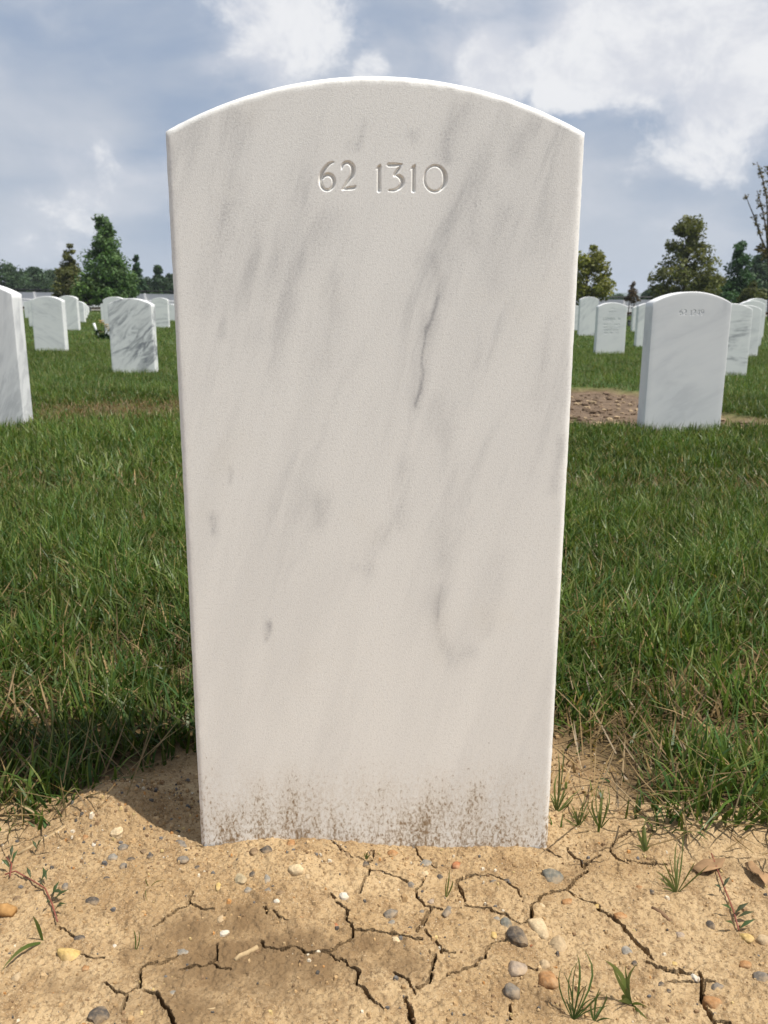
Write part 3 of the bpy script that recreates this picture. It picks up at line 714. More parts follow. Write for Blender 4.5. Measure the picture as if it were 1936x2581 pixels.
def tree(name, label, px, py_top, py_low, wpx, D, prof, cols, size, nclump, nleaf, group=None, trunk=.07, lean=0, rag=.35, clump=.16, stems=1):
    top = at_y(px, py_top, D); gx = top.x; gzz = float(H(np.array([gx]), np.array([D]))[0])
    wd = wpx / FPX * D; ht = top.z - gzz; low_ = at_y(px, py_low, D).z - gzz
    root = empty(name, (gx, D, gzz)); tag(root, label, 'tree', group)
    tt = np.linspace(0, 1, len(prof)); C = []; S = []
    while len(C) < nclump:
        t = random.random(); rad = np.interp(t, tt, prof) * wd / 2
        if random.random() > (rad / (wd / 2)) ** 1.2 + .08: continue
        a = random.random() * 2 * math.pi; q = math.sqrt(random.random()) * (1 - rag * .4) + rag * .35 * random.random()
        C.append((math.cos(a) * rad * q + lean * t, math.sin(a) * rad * q, low_ + (ht - low_) * t * .97)); S.append(wd * clump * (.55 + .75 * random.random()) * (.55 + .45 * min(1, rad / (wd / 2) * 1.6)))
    C = np.array(C); S = np.array(S)
    mb_ = MB()
    for sI in range(stems):
        ox = (sI - (stems - 1) / 2) * .30
        pts = [(ox, 0, -.1), (ox + .02, .02, ht * .15), (lean * .4 + ox * .6 - .03, -.02, ht * .45), (lean * .7 + ox * .3, .01, ht * .72), (lean, 0, ht * .95)]
        mb_.tube(pts, [trunk * 1.25, trunk, trunk * .75, trunk * .45, trunk * .12], 8)
    for i in random.sample(range(len(C)), min(len(C), 26)):
        c = Vector(C[i]); z0 = max(ht * .1, c.z - math.hypot(c.x, c.y) * .8 - .15)
        s0 = Vector((lean * z0 / ht, 0, z0)); mid = s0.lerp(c, .5) + Vector((0, 0, -.04 * ht * random.random()))
        mb_.tube([s0, mid, c], [trunk * .38, trunk * .22, trunk * .07], 5)
    mb_.build('trunk', M_BARK, root, True)
    V, Q, c = leaf_cloud(C, S, int(nleaf * 1.3), wd, size * .84, cols)
    link('crown', mesh_np('crown', V, quads=Q, cols=c, mat=M_LEAF), root)
    return root
YG = 'young trees planted in front of the fence'
PYR = [.72, 1, .95, .82, .66, .55, .42, .34, .22, .08]
OVAL = [.55, .85, 1, .98, .92, .8, .68, .5, .38, .15]
CONE = [.9, 1, .85, .7, .55, .42, .32, .22, .14, .05]
BUSH = [.9, 1, 1, .97, .92, .85, .75, .6, .42, .2]
tree('maple_tree', 'tall pointed green tree, largest left of the near headstone', 256, 543, 758, 148, 46, PYR, [(.040,.085,.025), (.082,.132,.042)], .105, 120, 75, YG, .09, rag=.5)
tree('maple_tree', 'slim olive brown tree touching the left side of the tallest left tree', 172, 612, 755, 98, 49, [.8,1,.9,.75,.7,.5,.3,.26,.2,.1], [(.070,.080,.022), (.098,.098,.032)], .10, 80, 60, YG, .06, rag=.5)
tree('maple_tree', 'low leafy green tree at the foot of the tallest left tree', 215, 690, 768, 70, 45, BUSH, [(.050,.095,.022), (.090,.14,.038)], .095, 45, 60, YG, .05)
tree('pine_tree', 'small dark pointed evergreen with two tips right of the tallest left tree', 343, 640, 758, 62, 64, CONE, [(.022,.050,.024), (.040,.076,.034)], .11, 60, 70, None, .07, rag=.6)
tree('maple_tree', 'yellow green rounded tree beside the right edge of the near headstone', 1486, 616, 758, 142, 45, OVAL, [(.105,.118,.020), (.160,.155,.032)], .105, 90, 48, YG, .07, rag=.45, clump=.13)
tree('maple_tree', 'large open olive green tree behind the stone engraved 62 1249', 1742, 541, 752, 196, 47, [.7,.95,1,.86,.72,.58,.55,.44,.36,.14], [(.066,.080,.020), (.118,.118,.034)], .105, 135, 60, YG, .10, rag=.6, clump=.11)
tree('sapling', 'thin brown two stemmed sapling with sparse dying leaves', 1597, 702, 762, 46, 40, [.9,1,.7,.5,.42,.3,.25,.2,.12,.05], [(.060,.045,.030), (.085,.062,.040)], .055, 40, 26, YG, .022, rag=.5, stems=2)
tree('spruce_tree', 'dark green pointed tree right of the large olive tree', 1868, 605, 770, 108, 50, [.9,1,.85,.66,.5,.4,.36,.3,.2,.06], [(.028,.066,.024), (.052,.098,.040)], .10, 85, 70, YG, .08, rag=.5)
tree('shrub_tree', 'low olive yellow tree at the right edge below the dark pointed tree', 1905, 712, 765, 70, 44, BUSH, [(.060,.075,.02), (.085,.09,.028)], .09, 35, 55, YG, .04)
DK = [(.022, .046, .018), (.042, .072, .028)]
BG = 'dark trees beyond the fence'
for px, pt, wp, D, lab in [(18, 662, 110, 112, 'broad dark round tree at the left edge beyond the fence'), (84, 674, 104, 118, 'dark round tree beyond the fence, second from the left edge'),
                           (122, 678, 90, 124, 'dark tree beyond the fence, just left of the slim olive tree'), (398, 664, 56, 98, 'dark conical tree beyond the fence nearest the left side of the near headstone'),
                           (432, 690, 66, 118, 'dark low tree partly hidden by the left edge of the near headstone'), (366, 700, 60, 120, 'dark low tree between the two evergreens on the left'),
                           (312, 700, 80, 125, 'dark low tree behind the tallest left tree'),
                           (1925, 640, 110, 92, 'tall dark tree at the right edge behind the dark pointed tree'), (1668, 716, 66, 100, 'small dark tree under the left limbs of the large olive tree'),
                           (1790, 705, 120, 120, 'dark low tree behind the large olive tree'), (1640, 730, 46, 115, 'small pale green bush tree right of the brown sapling'),
                           (1560, 745, 60, 160, 'low dark tree on the skyline left of the brown sapling'), (1450, 742, 80, 165, 'low dark tree on the skyline behind the yellow green tree')]:
    tree('far_tree', lab, px, pt, 768, wp, D, BUSH if px != 398 else CONE, DK, .22 if D < 130 else .28, 90, 60, BG, .16, rag=.3, clump=.19)
# tall upright tree with sparse leaves at the right edge
D = 36.0; b0 = at_y(1944, 770, D); gzz = float(H(np.array([b0.x]), np.array([D]))[0]); root = empty('upright_tree', (b0.x, D, gzz)); org = Vector((b0.x, D, gzz))
tag(root, 'tall upright half bare tree with wand like branches at the right edge', 'tree', YG)
def pt(px, py, dy=0): return at_y(px, py, D + dy) - org
mb = MB(); mb.tube([Vector((0, 0, -.1)), pt(1940, 690), pt(1936, 640)], [.085, .075, .06], 8)
wands = [[(1936, 640), (1918, 600), (1903, 550), (1890, 520), (1879, 492)], [(1936, 640), (1931, 575), (1920, 520), (1908, 480)], [(1938, 640), (1933, 500), (1922, 450), (1908, 408)],
         [(1938, 640), (1942, 520), (1940, 440), (1936, 420)], [(1938, 640), (1960, 560), (1972, 470), (1980, 410)], [(1938, 640), (1975, 580), (2000, 500), (2010, 450)], [(1936, 640), (1915, 630), (1912, 626)]]
C = []; S = []
for i, wnd in enumerate(wands):
    dy = (i % 3 - 1) * .4; P = [pt(px, py, dy * (640 - py) / 150) for px, py in wnd]
    mb.tube(P, list(np.linspace(.04, .010, len(P))), 6)
    for k in range(26):
        t = random.random() ** .8 * (len(P) - 1); j = min(int(t), len(P) - 2); q = P[j].lerp(P[j + 1], t - j) + Vector((random.gauss(0, .05), random.gauss(0, .05), random.gauss(0, .05)))
        C.append(q); S.append(.06 + .05 * random.random())
        if k % 3 == 0: mb.tube([P[j].lerp(P[j + 1], t - j), q + Vector((random.gauss(0, .08), 0, .10))], [.012, .004], 4)
for k in range(14): C.append(pt(1932 + random.gauss(0, 8), 640 + random.gauss(0, 6))); S.append(.10)
mb.build('trunk', M_BARK, root, True)
V, Q, c = leaf_cloud(np.array([tuple(q) for q in C]), np.array(S), 9, 1, .05, [(.075, .060, .025), (.12, .095, .035)])
link('crown', mesh_np('crown', V, quads=Q, cols=c, mat=M_LEAF), root)
# ------------------------------------------------------------------ small things far back
def gtop(px, py, D):
    p = at_y(px, py, D); p.z = float(H(np.array([p.x]), np.array([D]))[0]); return p
M_VASE = simple('white_plastic', (.72, .74, .74), .4, .05); M_STEM = simple('green_stem', (.03, .07, .02), .6, .2)
M_PETAL = simple('cream_petal', (.70, .55, .35), .6, .15); 
def bouquet(loc, label, petal, n, vase=True, s=1.0):
    root = empty('flower_bouquet', loc); tag(root, label, 'flowers')
    if vase:
        mb_ = MB(); mb_.tube([(-.03*s, -.02*s, .03*s), (-.06*s, -.02*s, .12*s), (-.09*s, -.02*s, .22*s)], [.006*s, .012*s, .018*s], 10); mb_.build('vase', M_VASE, root, True)
    mb_ = MB(); heads = []
    for k in range(n):
        a = random.random() * 6.28; h_ = (.09 + .18 * k / n) * s; e = Vector((.06 * s + .05 * s * math.cos(a), .05 * s * math.sin(a), h_)); heads.append(e)
        mb_.tube([(.02*s, 0, 0), e * .6, e], .004 * s, 5)
    mb_.build('stems', M_STEM, root)
    Vl, Ql, cl = leaf_cloud(np.array([[-.02*s, 0, .05*s], [.05*s, .02, .04*s], [-.06*s, 0, .10*s], [.08*s, 0, .03*s]]), np.full(4, .05*s), 22, 1, .03*s, [(.015, .032, .014), (.03, .055, .02)])
    link('leaves', mesh_np('leaves', Vl, quads=Ql, cols=cl, mat=M_LEAF), root)
    for e in heads:
        mb_ = MB()
        for j in range(9):
            a = j * 2.4; u_ = Vector((math.cos(a), math.sin(a), 0)); r_ = .036 * s
            mb_.add([e, e + u_ * r_ * .7 + Vector((-u_.y, u_.x, 0)) * r_ * .45 + Vector((0, 0, r_ * .5)), e + u_ * r_ * 1.25 + Vector((0, 0, r_ * .35)), e + u_ * r_ * .7 - Vector((-u_.y, u_.x, 0)) * r_ * .45 + Vector((0, 0, r_ * .5))], [(0, 1, 2, 3)])
        mb_.build('flower', petal, root)
p = gtop(253, 800, 12.1); bouquet(p, 'cream flowers with a white cone holder lying at the foot of a headstone', M_PETAL, 7, True, 1.0)
# dark bin in the lane on the right
p = gtop(1587, 800, 23.0); root = empty('litter_bin', p); tag(root, 'small dark grey bin standing in the lane right of the inscribed headstone', 'bin')
M_BIN = simple('grey_metal', (.10, .105, .11), .5, .15)
mb = MB(); mb.tube([(0, 0, 0), (0, 0, .02), (0, 0, .14), (0, 0, .145)], [.036, .042, .046, .043], 14); mb.build('body', M_BIN, root, True)
mb = MB(); mb.tube([(0, 0, .147), (0, 0, .165), (0, 0, .19)], [.050, .050, .034], 14); mb.build('lid', M_DARK, root, True)

# ------------------------------------------------------------------ pebbles
PC = dict(cream=(.60,.47,.29), white=(.62,.57,.48), slate=(.062,.058,.056), grey=(.17,.155,.135), orange=(.36,.18,.07), brown=(.19,.125,.07), yellow=(.56,.39,.14), red=(.38,.14,.06),
          pinkish=(.34,.27,.21), beige=(.44,.33,.20), greygreen=(.14,.147,.13), bluegrey=(.23,.22,.195), olive=(.36,.30,.19))
def pebble_mat(k, v):
    m, t, b = principled('pebble_' + k); oc = t.new('ShaderNodeTexCoord').outputs['Object']
    c = t.mix(t.ramp(t.noise(oc, 190, 5, .65), .3, .7), c4([q * .62 for q in v]), c4([q * 1.22 for q in v]))
    c = t.mix(t.ramp(t.noise(oc, 75, 5, .7), .42, .64, .08, .60), c, (.37, .262, .15, 1))
    t.put(b.inputs['Base Color'], c); b.inputs['Roughness'].default_value = .85; b.inputs['Specular IOR Level'].default_value = .2
    t.put(b.inputs['Normal'], t.bump(t.noise(oc, 350, 5, .7), .7, .0012)); return m
PM = {k: pebble_mat(k, v) for k, v in PC.items()}
def pebble(conv, x, y, w_, h_, colr, label, ang=0, sharp=False, sink=.42, ht=None, sc=None):
    q = conv(x, y); g0 = gpt(*q); s = {z4: .4434, z5: .4822, z6: .47378}[conv]
    dist = (Vector(g0) - Vector((0, 0, CAMZ))).length
    a = w_ * s * dist / FPX / 2; b_ = h_ * s * dist / FPX / 2 * 1.25; c = ht * s * dist / FPX / 2 if ht else min(a, b_) * .72
    bm = bmesh.new(); bmesh.ops.create_icosphere(bm, subdivisions=2 if sharp else 3, radius=1)
    sd_ = random.random() * 100
    planes = [Vector((random.gauss(0, 1), random.gauss(0, 1), random.gauss(0, .8))).normalized() for _ in range(9)]
    for v in bm.verts:
        d = v.co.normalized(); k = 1.0
        if sharp:
            for pl_ in planes:
                t = d.dot(pl_)
                if t > .55: k = min(k, .74 / t)
            k *= 1 + .05 * math.sin(sd_ + 9 * d.x + 7 * d.y)
        else:
            k += .17 * math.sin(2.1 * d.x + sd_) * math.cos(2.7 * d.y + sd_ * 2) + .06 * math.sin(5 * d.z + 4 * d.x + sd_)
            for pl_ in planes:
                t = d.dot(pl_)
                if t > .62: k = min(k, .76 / t)
        v.co = Vector((d.x * a * k, d.y * b_ * k, d.z * c * k))
    me_ = bpy.data.meshes.new('pebble'); bm.to_mesh(me_); bm.free()
    if not sharp: me_.polygons.foreach_set('use_smooth', [True] * len(me_.polygons))
    me_.materials.append(PM[colr])
    o_ = link('pebble', me_, loc=(g0.x, g0.y, g0.z + c * (1 - 2 * sink) * .9 + .0005), rot=(random.uniform(-.15, .15), random.uniform(-.15, .15), ang))
    tag(o_, label, 'pebble', 'pebbles lying on the bare soil'); return o_
P_ = pebble
P_(z5, 725, 620, 85, 62, 'cream', 'large cream pebble on the soil below the middle left of the near headstone')
P_(z5, 777, 650, 36, 36, 'beige', 'small tan pebble touching the right side of the large cream pebble')
P_(z5, 690, 480, 52, 48, 'orange', 'rusty orange pebble pressed against the foot of the near headstone')
P_(z5, 560, 512, 66, 50, 'slate', 'dark crumbly lump at the foot of the headstone left of the rusty pebble', sharp=True)
P_(z5, 500, 520, 54, 44, 'brown', 'brown lump left of the dark crumbly lump at the headstone foot', sharp=True)
P_(z5, 567, 660, 36, 54, 'bluegrey', 'upright blue grey pebble left of the large cream pebble')
P_(z5, 430, 665, 62, 82, 'olive', 'flat pale olive stone half sunk left of the blue grey pebble', .3, True, .45)
P_(z5, 467, 720, 46, 34, 'bluegrey', 'grey oval pebble below the flat pale olive stone')
P_(z5, 570, 722, 40, 40, 'grey', 'round dark grey pebble below the upright blue grey pebble')
P_(z5, 635, 730, 58, 26, 'brown', 'flat brown chip beside the round dark grey pebble', .25, True)
P_(z5, 316, 703, 40, 46, 'yellow', 'yellow pebble left of the flat pale olive stone')
P_(z5, 490, 636, 38, 32, 'slate', 'dark chip at the upper right of the flat pale olive stone', .4, True)
P_(z5, 415, 566, 30, 32, 'slate', 'small black chip above the flat pale olive stone', .2, True)
P_(z5, 130, 566, 62, 46, 'grey', 'grey brown pebble below the left corner of the near headstone')
P_(z5, 115, 480, 76, 36, 'grey', 'long dark grey stone at the left corner of the near headstone', -.4)
P_(z5, 200, 602, 30, 26, 'slate', 'small dark pebble right of the grey brown pebble near the left corner')
P_(z5, 970, 755, 56, 46, 'white', 'angular white pebble below the middle of the near headstone', .2, True)
P_(z5, 620, 776, 34, 24, 'white', 'small flat white pebble below the flat brown chip')
P_(z5, 345, 946, 50, 42, 'white', 'angular whitish pebble on the damp brown soil', .5, True)
P_(z5, 735, 926, 26, 34, 'white', 'small triangular white pebble right of the damp brown soil', .1, True)
P_(z5, 745, 867, 26, 26, 'orange', 'small orange pebble above the small triangular white pebble')
P_(z5, 926, 902, 26, 30, 'red', 'small brick red pebble left of the forked crack')
P_(z5, 1076, 584, 46, 36, 'slate', 'dark grey angular pebble at a crack near the middle of the headstone', 0, True)
P_(z5, 986, 536, 28, 46, 'brown', 'upright brown pebble beside the headstone crack', .3)
P_(z5, 960, 496, 52, 20, 'slate', 'thin dark chip lying at the foot of the headstone middle', -.1, True)
P_(z5, 1222, 530, 62, 38, 'orange', 'orange tan pebble in front of the headstone right of the middle')
P_(z5, 1396, 581, 66, 40, 'bluegrey', 'flat blue grey chip with pointed ends near the headstone', .1, True)
P_(z5, 1395, 633, 40, 36, 'cream', 'round cream pebble below the flat blue grey chip')
P_(z5, 1555, 590, 50, 42, 'red', 'bright orange red pebble in front of the right half of the headstone')
P_(z5, 1472, 655, 40, 36, 'slate', 'black angular pebble left of the bright orange red pebble', .2, True)
P_(z5, 1320, 695, 46, 36, 'grey', 'dark olive pebble at the top of the wide forked crack', .2, True)
P_(z5, 1514, 830, 46, 96, 'grey', 'long grey brown pebble standing up at the crack junction', -.45)
P_(z5, 1220, 890, 40, 32, 'bluegrey', 'small grey pebble in the clod left of the crack junction')
P_(z5, 1210, 842, 84, 58, 'grey', 'rough grey clod left of the crack junction', .2, True, .5)
P_(z5, 1375, 838, 34, 40, 'grey', 'round grey pebble left of the crack junction')
P_(z5, 1242, 980, 58, 36, 'cream', 'flat cream flake in the long level crack', -.5, True, .5)
P_(z5, 1425, 780, 50, 32, 'pinkish', 'pale pinkish flake above the crack junction', .1, True)
P_(z5, 125, 1046, 82, 34, 'bluegrey', 'flat pale grey stone on the left of the damp soil', -.2, True)
P_(z5, 70, 1258, 50, 28, 'bluegrey', 'small pale grey flake near the bottom left crack', .3, True)
P_(z5, 325, 870, 42, 40, 'beige', 'small pale clod above the angular whitish pebble', 0, True)
P_(z6, 510, 770, 116, 76, 'greygreen', 'large flat grey green stone right of the headstone corner', -.15)
P_(z6, 590, 898, 66, 34, 'orange', 'flat orange pebble below the large flat grey green stone', .1)
P_(z6, 870, 976, 76, 46, 'orange', 'rusty orange stone at the start of the widest crack', 0, True)
P_(z6, 440, 1040, 98, 112, 'cream', 'large pale yellow stone beside the crack, right of the dark slate stone', .3)
P_(z6, 325, 1100, 106, 112, 'slate', 'largest dark slate stone lying left of the pale yellow stone', .2, True, .28)
P_(z6, 268, 1022, 70, 70, 'greygreen', 'grey angular stone touching the top of the largest dark slate stone', 0, True)
P_(z6, 213, 996, 46, 46, 'bluegrey', 'small grey stone left of the grey angular stone', 0, True)
P_(z6, 200, 1080, 40, 40, 'yellow', 'small yellow pebble left of the largest dark slate stone')
P_(z6, 910, 1170, 56, 60, 'bluegrey', 'blue grey angular stone left of the widest crack', .1, True)
P_(z6, 950, 1228, 36, 30, 'slate', 'small black pebble below the blue grey angular stone', 0, True)
P_(z6, 320, 1260, 96, 96, 'pinkish', 'pinkish grey round stone below the largest dark slate stone')
P_(z6, 470, 1238, 66, 54, 'beige', 'beige pebble above the big rusty round stone')
P_(z6, 485, 1315, 106, 104, 'orange', 'big rusty brown round stone sunk in the soil', .3, False, .5)
P_(z6, 295, 1382, 100, 78, 'grey', 'mottled grey stone below the pinkish grey round stone')
P_(z6, 540, 1130, 104, 92, 'beige', 'pale soil coloured clod right of the large pale yellow stone', 0, True, .5)
P_(z6, 1040, 846, 32, 28, 'slate', 'tiny dark pebble right of the rusty orange stone')
P_(z6, 975, 822, 40, 24, 'orange', 'tiny orange flake above the rusty orange stone')
P_(z6, 1355, 1022, 44, 46, 'slate', 'dark pebble below the grass edge on the right', .2, True)
P_(z6, 1545, 1096, 60, 66, 'yellow', 'bright yellow pebble near the right edge')
P_(z6, 1632, 1110, 74, 54, 'beige', 'beige stone at the right edge next to the bright yellow pebble')
P_(z6, 1540, 1236, 72, 42, 'orange', 'flat orange pebble near the right edge below the bright yellow pebble')
P_(z6, 1622, 1302, 74, 60, 'grey', 'grey stone cut by the right edge of the picture')
P_(z6, 1270, 1306, 46, 40, 'white', 'white pebble where the wide crack turns down', .1, True)
P_(z6, 1090, 1336, 32, 28, 'slate', 'small black pebble below the wide crack', 0, True)
P_(z6, 1130, 1374, 28, 24, 'slate', 'second small black pebble below the wide crack', 0, True)
P_(z6, 1360, 1432, 92, 72, 'orange', 'flat ochre stone sunk in the soil at the lower right', .1, False, .6)
P_(z6, 1385, 1350, 72, 36, 'grey', 'dull grey flake right of the white pebble', .1, True)
P_(z6, 1190, 1080, 52, 38, 'pinkish', 'pinkish grey pebble above the middle of the widest crack')
P_(z6, 455, 920, 36, 26, 'cream', 'small cream chip above the large pale yellow stone', 0, True)
P_(z6, 750, 920, 40, 22, 'yellow', 'small yellow flake at the upper end of the widest crack', .2)
P_(z6, 196, 792, 36, 30, 'grey', 'small grey pebble inside the loop of cracks', 0, True)
P_(z6, 270, 784, 32, 24, 'slate', 'small black flake inside the loop of cracks', 0, True)
P_(z6, 405, 1138, 26, 24, 'red', 'tiny red pebble right of the largest dark slate stone', 0, True)
P_(z6, 1160, 1228, 30, 28, 'yellow', 'tiny yellow chip right of the wide crack', 0, True)
P_(z4, 390, 1830, 116, 74, 'yellow', 'large honey yellow stone on the left foreground soil', -.15)
P_(z4, 488, 1903, 42, 38, 'orange', 'orange pebble below the large honey yellow stone')
P_(z4, 450, 1735, 66, 40, 'slate', 'flat slate chip above the large honey yellow stone', .3, True)
P_(z4, 530, 1520, 88, 48, 'slate', 'broad dark slate chip on the pale soil at the left', -.1, True)
P_(z4, 100, 1510, 46, 34, 'brown', 'small dark brown lump near the left edge', 0, True)
P_(z4, 565, 2178, 112, 92, 'slate', 'dark slate lump at the bottom edge on the left', 0, True)
P_(z4, 300, 2052, 30, 28, 'orange', 'small orange pebble alone at the lower left', 0, True)
P_(z4, 655, 1776, 30, 30, 'white', 'small white pebble right of the large honey yellow stone', 0, True)
P_(z4, 97, 1960, 52, 44, 'beige', 'pale beige pebble near the left edge')
P_(z4, 640, 1275, 62, 50, 'bluegrey', 'pale grey stone on the gravelly mound left of the headstone')
P_(z4, 700, 1322, 46, 40, 'grey', 'grey stone at the foot of the gravelly mound', 0, True)
P_(z4, 745, 1282, 52, 30, 'slate', 'dark flake right of the pale grey stone on the mound', .1, True)
P_(z4, 856, 1266, 44, 36, 'slate', 'dark lump on the mound nearest the headstone corner', 0, True)
P_(z4, 822, 1240, 52, 34, 'brown', 'brown pebble beside the dark lump on the mound')
P_(z4, 605, 1400, 44, 38, 'slate', 'black lump below the gravelly mound', 0, True)
P_(z4, 368, 1440, 40, 54, 'grey', 'upright grey chip left of the broad dark slate chip', .3, True)
P_(z4, 700, 1222, 56, 46, 'grey', 'grey pebble near the top of the gravelly mound')
P_(z4, 536, 1202, 30, 30, 'white', 'small whitish pebble left of the gravelly mound')
P_(z4, 486, 1152, 34, 32, 'orange', 'small orange pebble at the grass edge left of the mound')
P_(z4, 660, 1030, 76, 60, 'cream', 'pale clod crowning the gravelly mound', 0, True, .3)

# crumbs of soil and grit too small to count
def crumbs(n):
    ico = bmesh.new(); bmesh.ops.create_cone(ico, cap_ends=True, cap_tris=True, segments=5, radius1=1, radius2=.62, depth=1.3); bmesh.ops.triangulate(ico, faces=ico.faces)
    iv = np.array([v.co[:] for v in ico.verts]); it = np.array([[v.index for v in f.verts] for f in ico.faces]); ico.free()
    x = RNG.uniform(-.55, .55, n * 3); y = RNG.uniform(.46, .98, n * 3)
    cl = .25 + 1.0 * np.clip(fbm(x * 14, y * 14, 3, 91) + .35, 0, 1) + 3.5 * gauss(x, y, (MOUND[0] + .03, MOUND[1] - .03), .07, .05) + .8 * gauss(x, y, (0, .70), .25, .025)
    keep = (RNG.random(n * 3) < cl * .45) & (poly_sd(x, y, BARE) < .02) & ~((np.abs(x - XM) < .17) & (y > .725) & (y < .84))
    x, y = x[keep][:n], y[keep][:n]; k = len(x)
    r_ = .0004 + .0018 * RNG.random(k) ** 3.6; r_ = np.where(RNG.random(k) < .03, r_ * 1.6, r_); r_ = r_ * np.where(gauss(x, y, MOUND, .08, .06) > .3, 1.25, 1)
    z = H(x, y) + .0015 + r_ * .25
    sc = 1 + RNG.uniform(-.35, .35, (k, 1, 3)); jit = 1 + RNG.uniform(-.22, .22, (k, len(iv), 1))
    V = iv[None] * sc * jit * r_[:, None, None] * np.array([1, 1, .75]) + np.stack([x, y, z], 1)[:, None]
    T = (it[None] + (np.arange(k) * len(iv))[:, None, None]).reshape(-1, 3)
    pal = np.array([(.36,.235,.115), (.43,.30,.16), (.22,.14,.075), (.13,.12,.11), (.085,.075,.065), (.55,.47,.35), (.40,.20,.07), (.47,.35,.16)])
    pi = RNG.choice(8, k, p=[.36, .22, .2, .07, .04, .05, .03, .03]); c = pal[pi] * RNG.uniform(.8, 1.15, (k, 1))
    return V.reshape(-1, 3), T, np.repeat(c, len(iv), 0)
def attr_material(name, rough=.9):
    m, t, b = principled(name); a = t.new('ShaderNodeAttribute', attribute_name='Col').outputs['Color']
    oc = t.new('ShaderNodeTexCoord').outputs['Object']
    t.put(b.inputs['Base Color'], t.mix(1, a, t.mix(t.noise(oc, 700, 3), (.75, .75, .75, 1), (1.2, 1.2, 1.2, 1)), 'MULTIPLY'))
    b.inputs['Roughness'].default_value = rough; b.inputs['Specular IOR Level'].default_value = .2; return m
V, T, c = crumbs(15000)
o = link('soil_crumbs', mesh_np('soil_crumbs', V, tris=T, cols=c, mat=attr_material('grit')))
tag(o, 'grit and soil crumbs strewn over the dry cracked clay', 'grit', kind='stuff')

def clods(n):
    """clods and gravel on the bare patch behind"""
    ico = bmesh.new(); bmesh.ops.create_icosphere(ico, subdivisions=1, radius=1)
    iv = np.array([v.co[:] for v in ico.verts]); it = np.array([[v.index for v in f.verts] for f in ico.faces]); ico.free()
    x = RNG.uniform(.3, 1.95, n); y = RNG.uniform(3.7, 5.95, n); k_ = poly_sd(x, y, PATCH) < -.03; x, y = x[k_], y[k_]; k = len(x)
    r_ = .004 + .016 * RNG.random(k) ** 3.5
    V = iv[None] * (1 + RNG.uniform(-.3, .3, (k, len(iv), 1))) * r_[:, None, None] * np.array([1.2, 1, .7]) + np.stack([x, y, H(x, y) + r_ * .3], 1)[:, None]
    T = (it[None] + (np.arange(k) * len(iv))[:, None, None]).reshape(-1, 3)
    c = np.where(RNG.random((k, 1)) < .35, np.array((.36, .27, .17)), np.array((.15, .105, .07))) * RNG.uniform(.7, 1.3, (k, 1))
    return V.reshape(-1, 3), T, np.repeat(c, len(iv), 0)
V, T, c = clods(1300)
o = link('soil_clods', mesh_np('soil_clods', V, tris=T, cols=c, mat=attr_material('clod')))
tag(o, 'clods and gravel on the bare soil patch beside the stone engraved 62 1249', 'soil', kind='stuff')

# ------------------------------------------------------------------ grass
def blades(x, y, z, h, wd, ang, lean, bend, cols, tips, S=3, twist=None):
    """numpy mesh of tapering, bending blades"""
    n = len(x); dirx, diry = np.cos(ang), np.sin(ang)
    sa = ang + np.pi / 2 + (RNG.uniform(-.9, .9, n) if twist is None else twist); sx, sy = np.cos(sa), np.sin(sa)
    V = np.zeros((n, 2 * S + 1, 3), np.float32); Cc = np.zeros((n, 2 * S + 1, 3), np.float32)
    for k in range(S + 1):
        t = k / S; out = h * (lean * t + bend * t * t); zz = h * t * np.sqrt(np.clip(1 - .55 * (lean + bend * t) ** 2, .04, 1))
        cx, cy, cz = x + dirx * out, y + diry * out, z + zz
        ww = wd * (1 - t ** 2.2) * (.75 + .5 * min(t * 3, 1)) * .5
        col = cols * (1 - t ** 3) + tips * t ** 3
        if k < S:
            V[:, 2 * k] = np.stack([cx - sx * ww, cy - sy * ww, cz], 1); V[:, 2 * k + 1] = np.stack([cx + sx * ww, cy + sy * ww, cz], 1)
            Cc[:, 2 * k] = col; Cc[:, 2 * k + 1] = col
        else: V[:, 2 * k] = np.stack([cx, cy, cz], 1); Cc[:, 2 * k] = col
    o_ = (np.arange(n) * (2 * S + 1))[:, None]
    Q = np.concatenate([o_ + np.array([2 * k, 2 * k + 1, 2 * k + 3, 2 * k + 2]) for k in range(S - 1)], 0) if S > 1 else np.zeros((0, 4), int)
    T = o_ + np.array([2 * S - 2, 2 * S - 1, 2 * S])
    return V.reshape(-1, 3), Q, T, Cc.reshape(-1, 3)
DRY = [(gz((1560, 1590)), .10, .05, .9), (gz((1250, 1650)), .09, .07, .95), (gz((1480, 1500)), .08, .05, .5), (gz((240, 1440)), .05, .035, .6),
       (gz((1640, 1480)), .07, .06, .7), (gz((60, 1560)), .06, .06, .5), (gz((1280, 1380)), .06, .06, .4), (gz((1350, 1580)), .08, .05, .45), (gz((30, 1720)), .05, .03, .5),
       (Vector((-1.32, 4.3, 0)), .55, .45, .98), (Vector((-.75, 4.45, 0)), .42, .32, .9)]
STONES = [(o_.location.x, o_.location.y) for o_ in COL.objects if o_.name.startswith('headstone')]
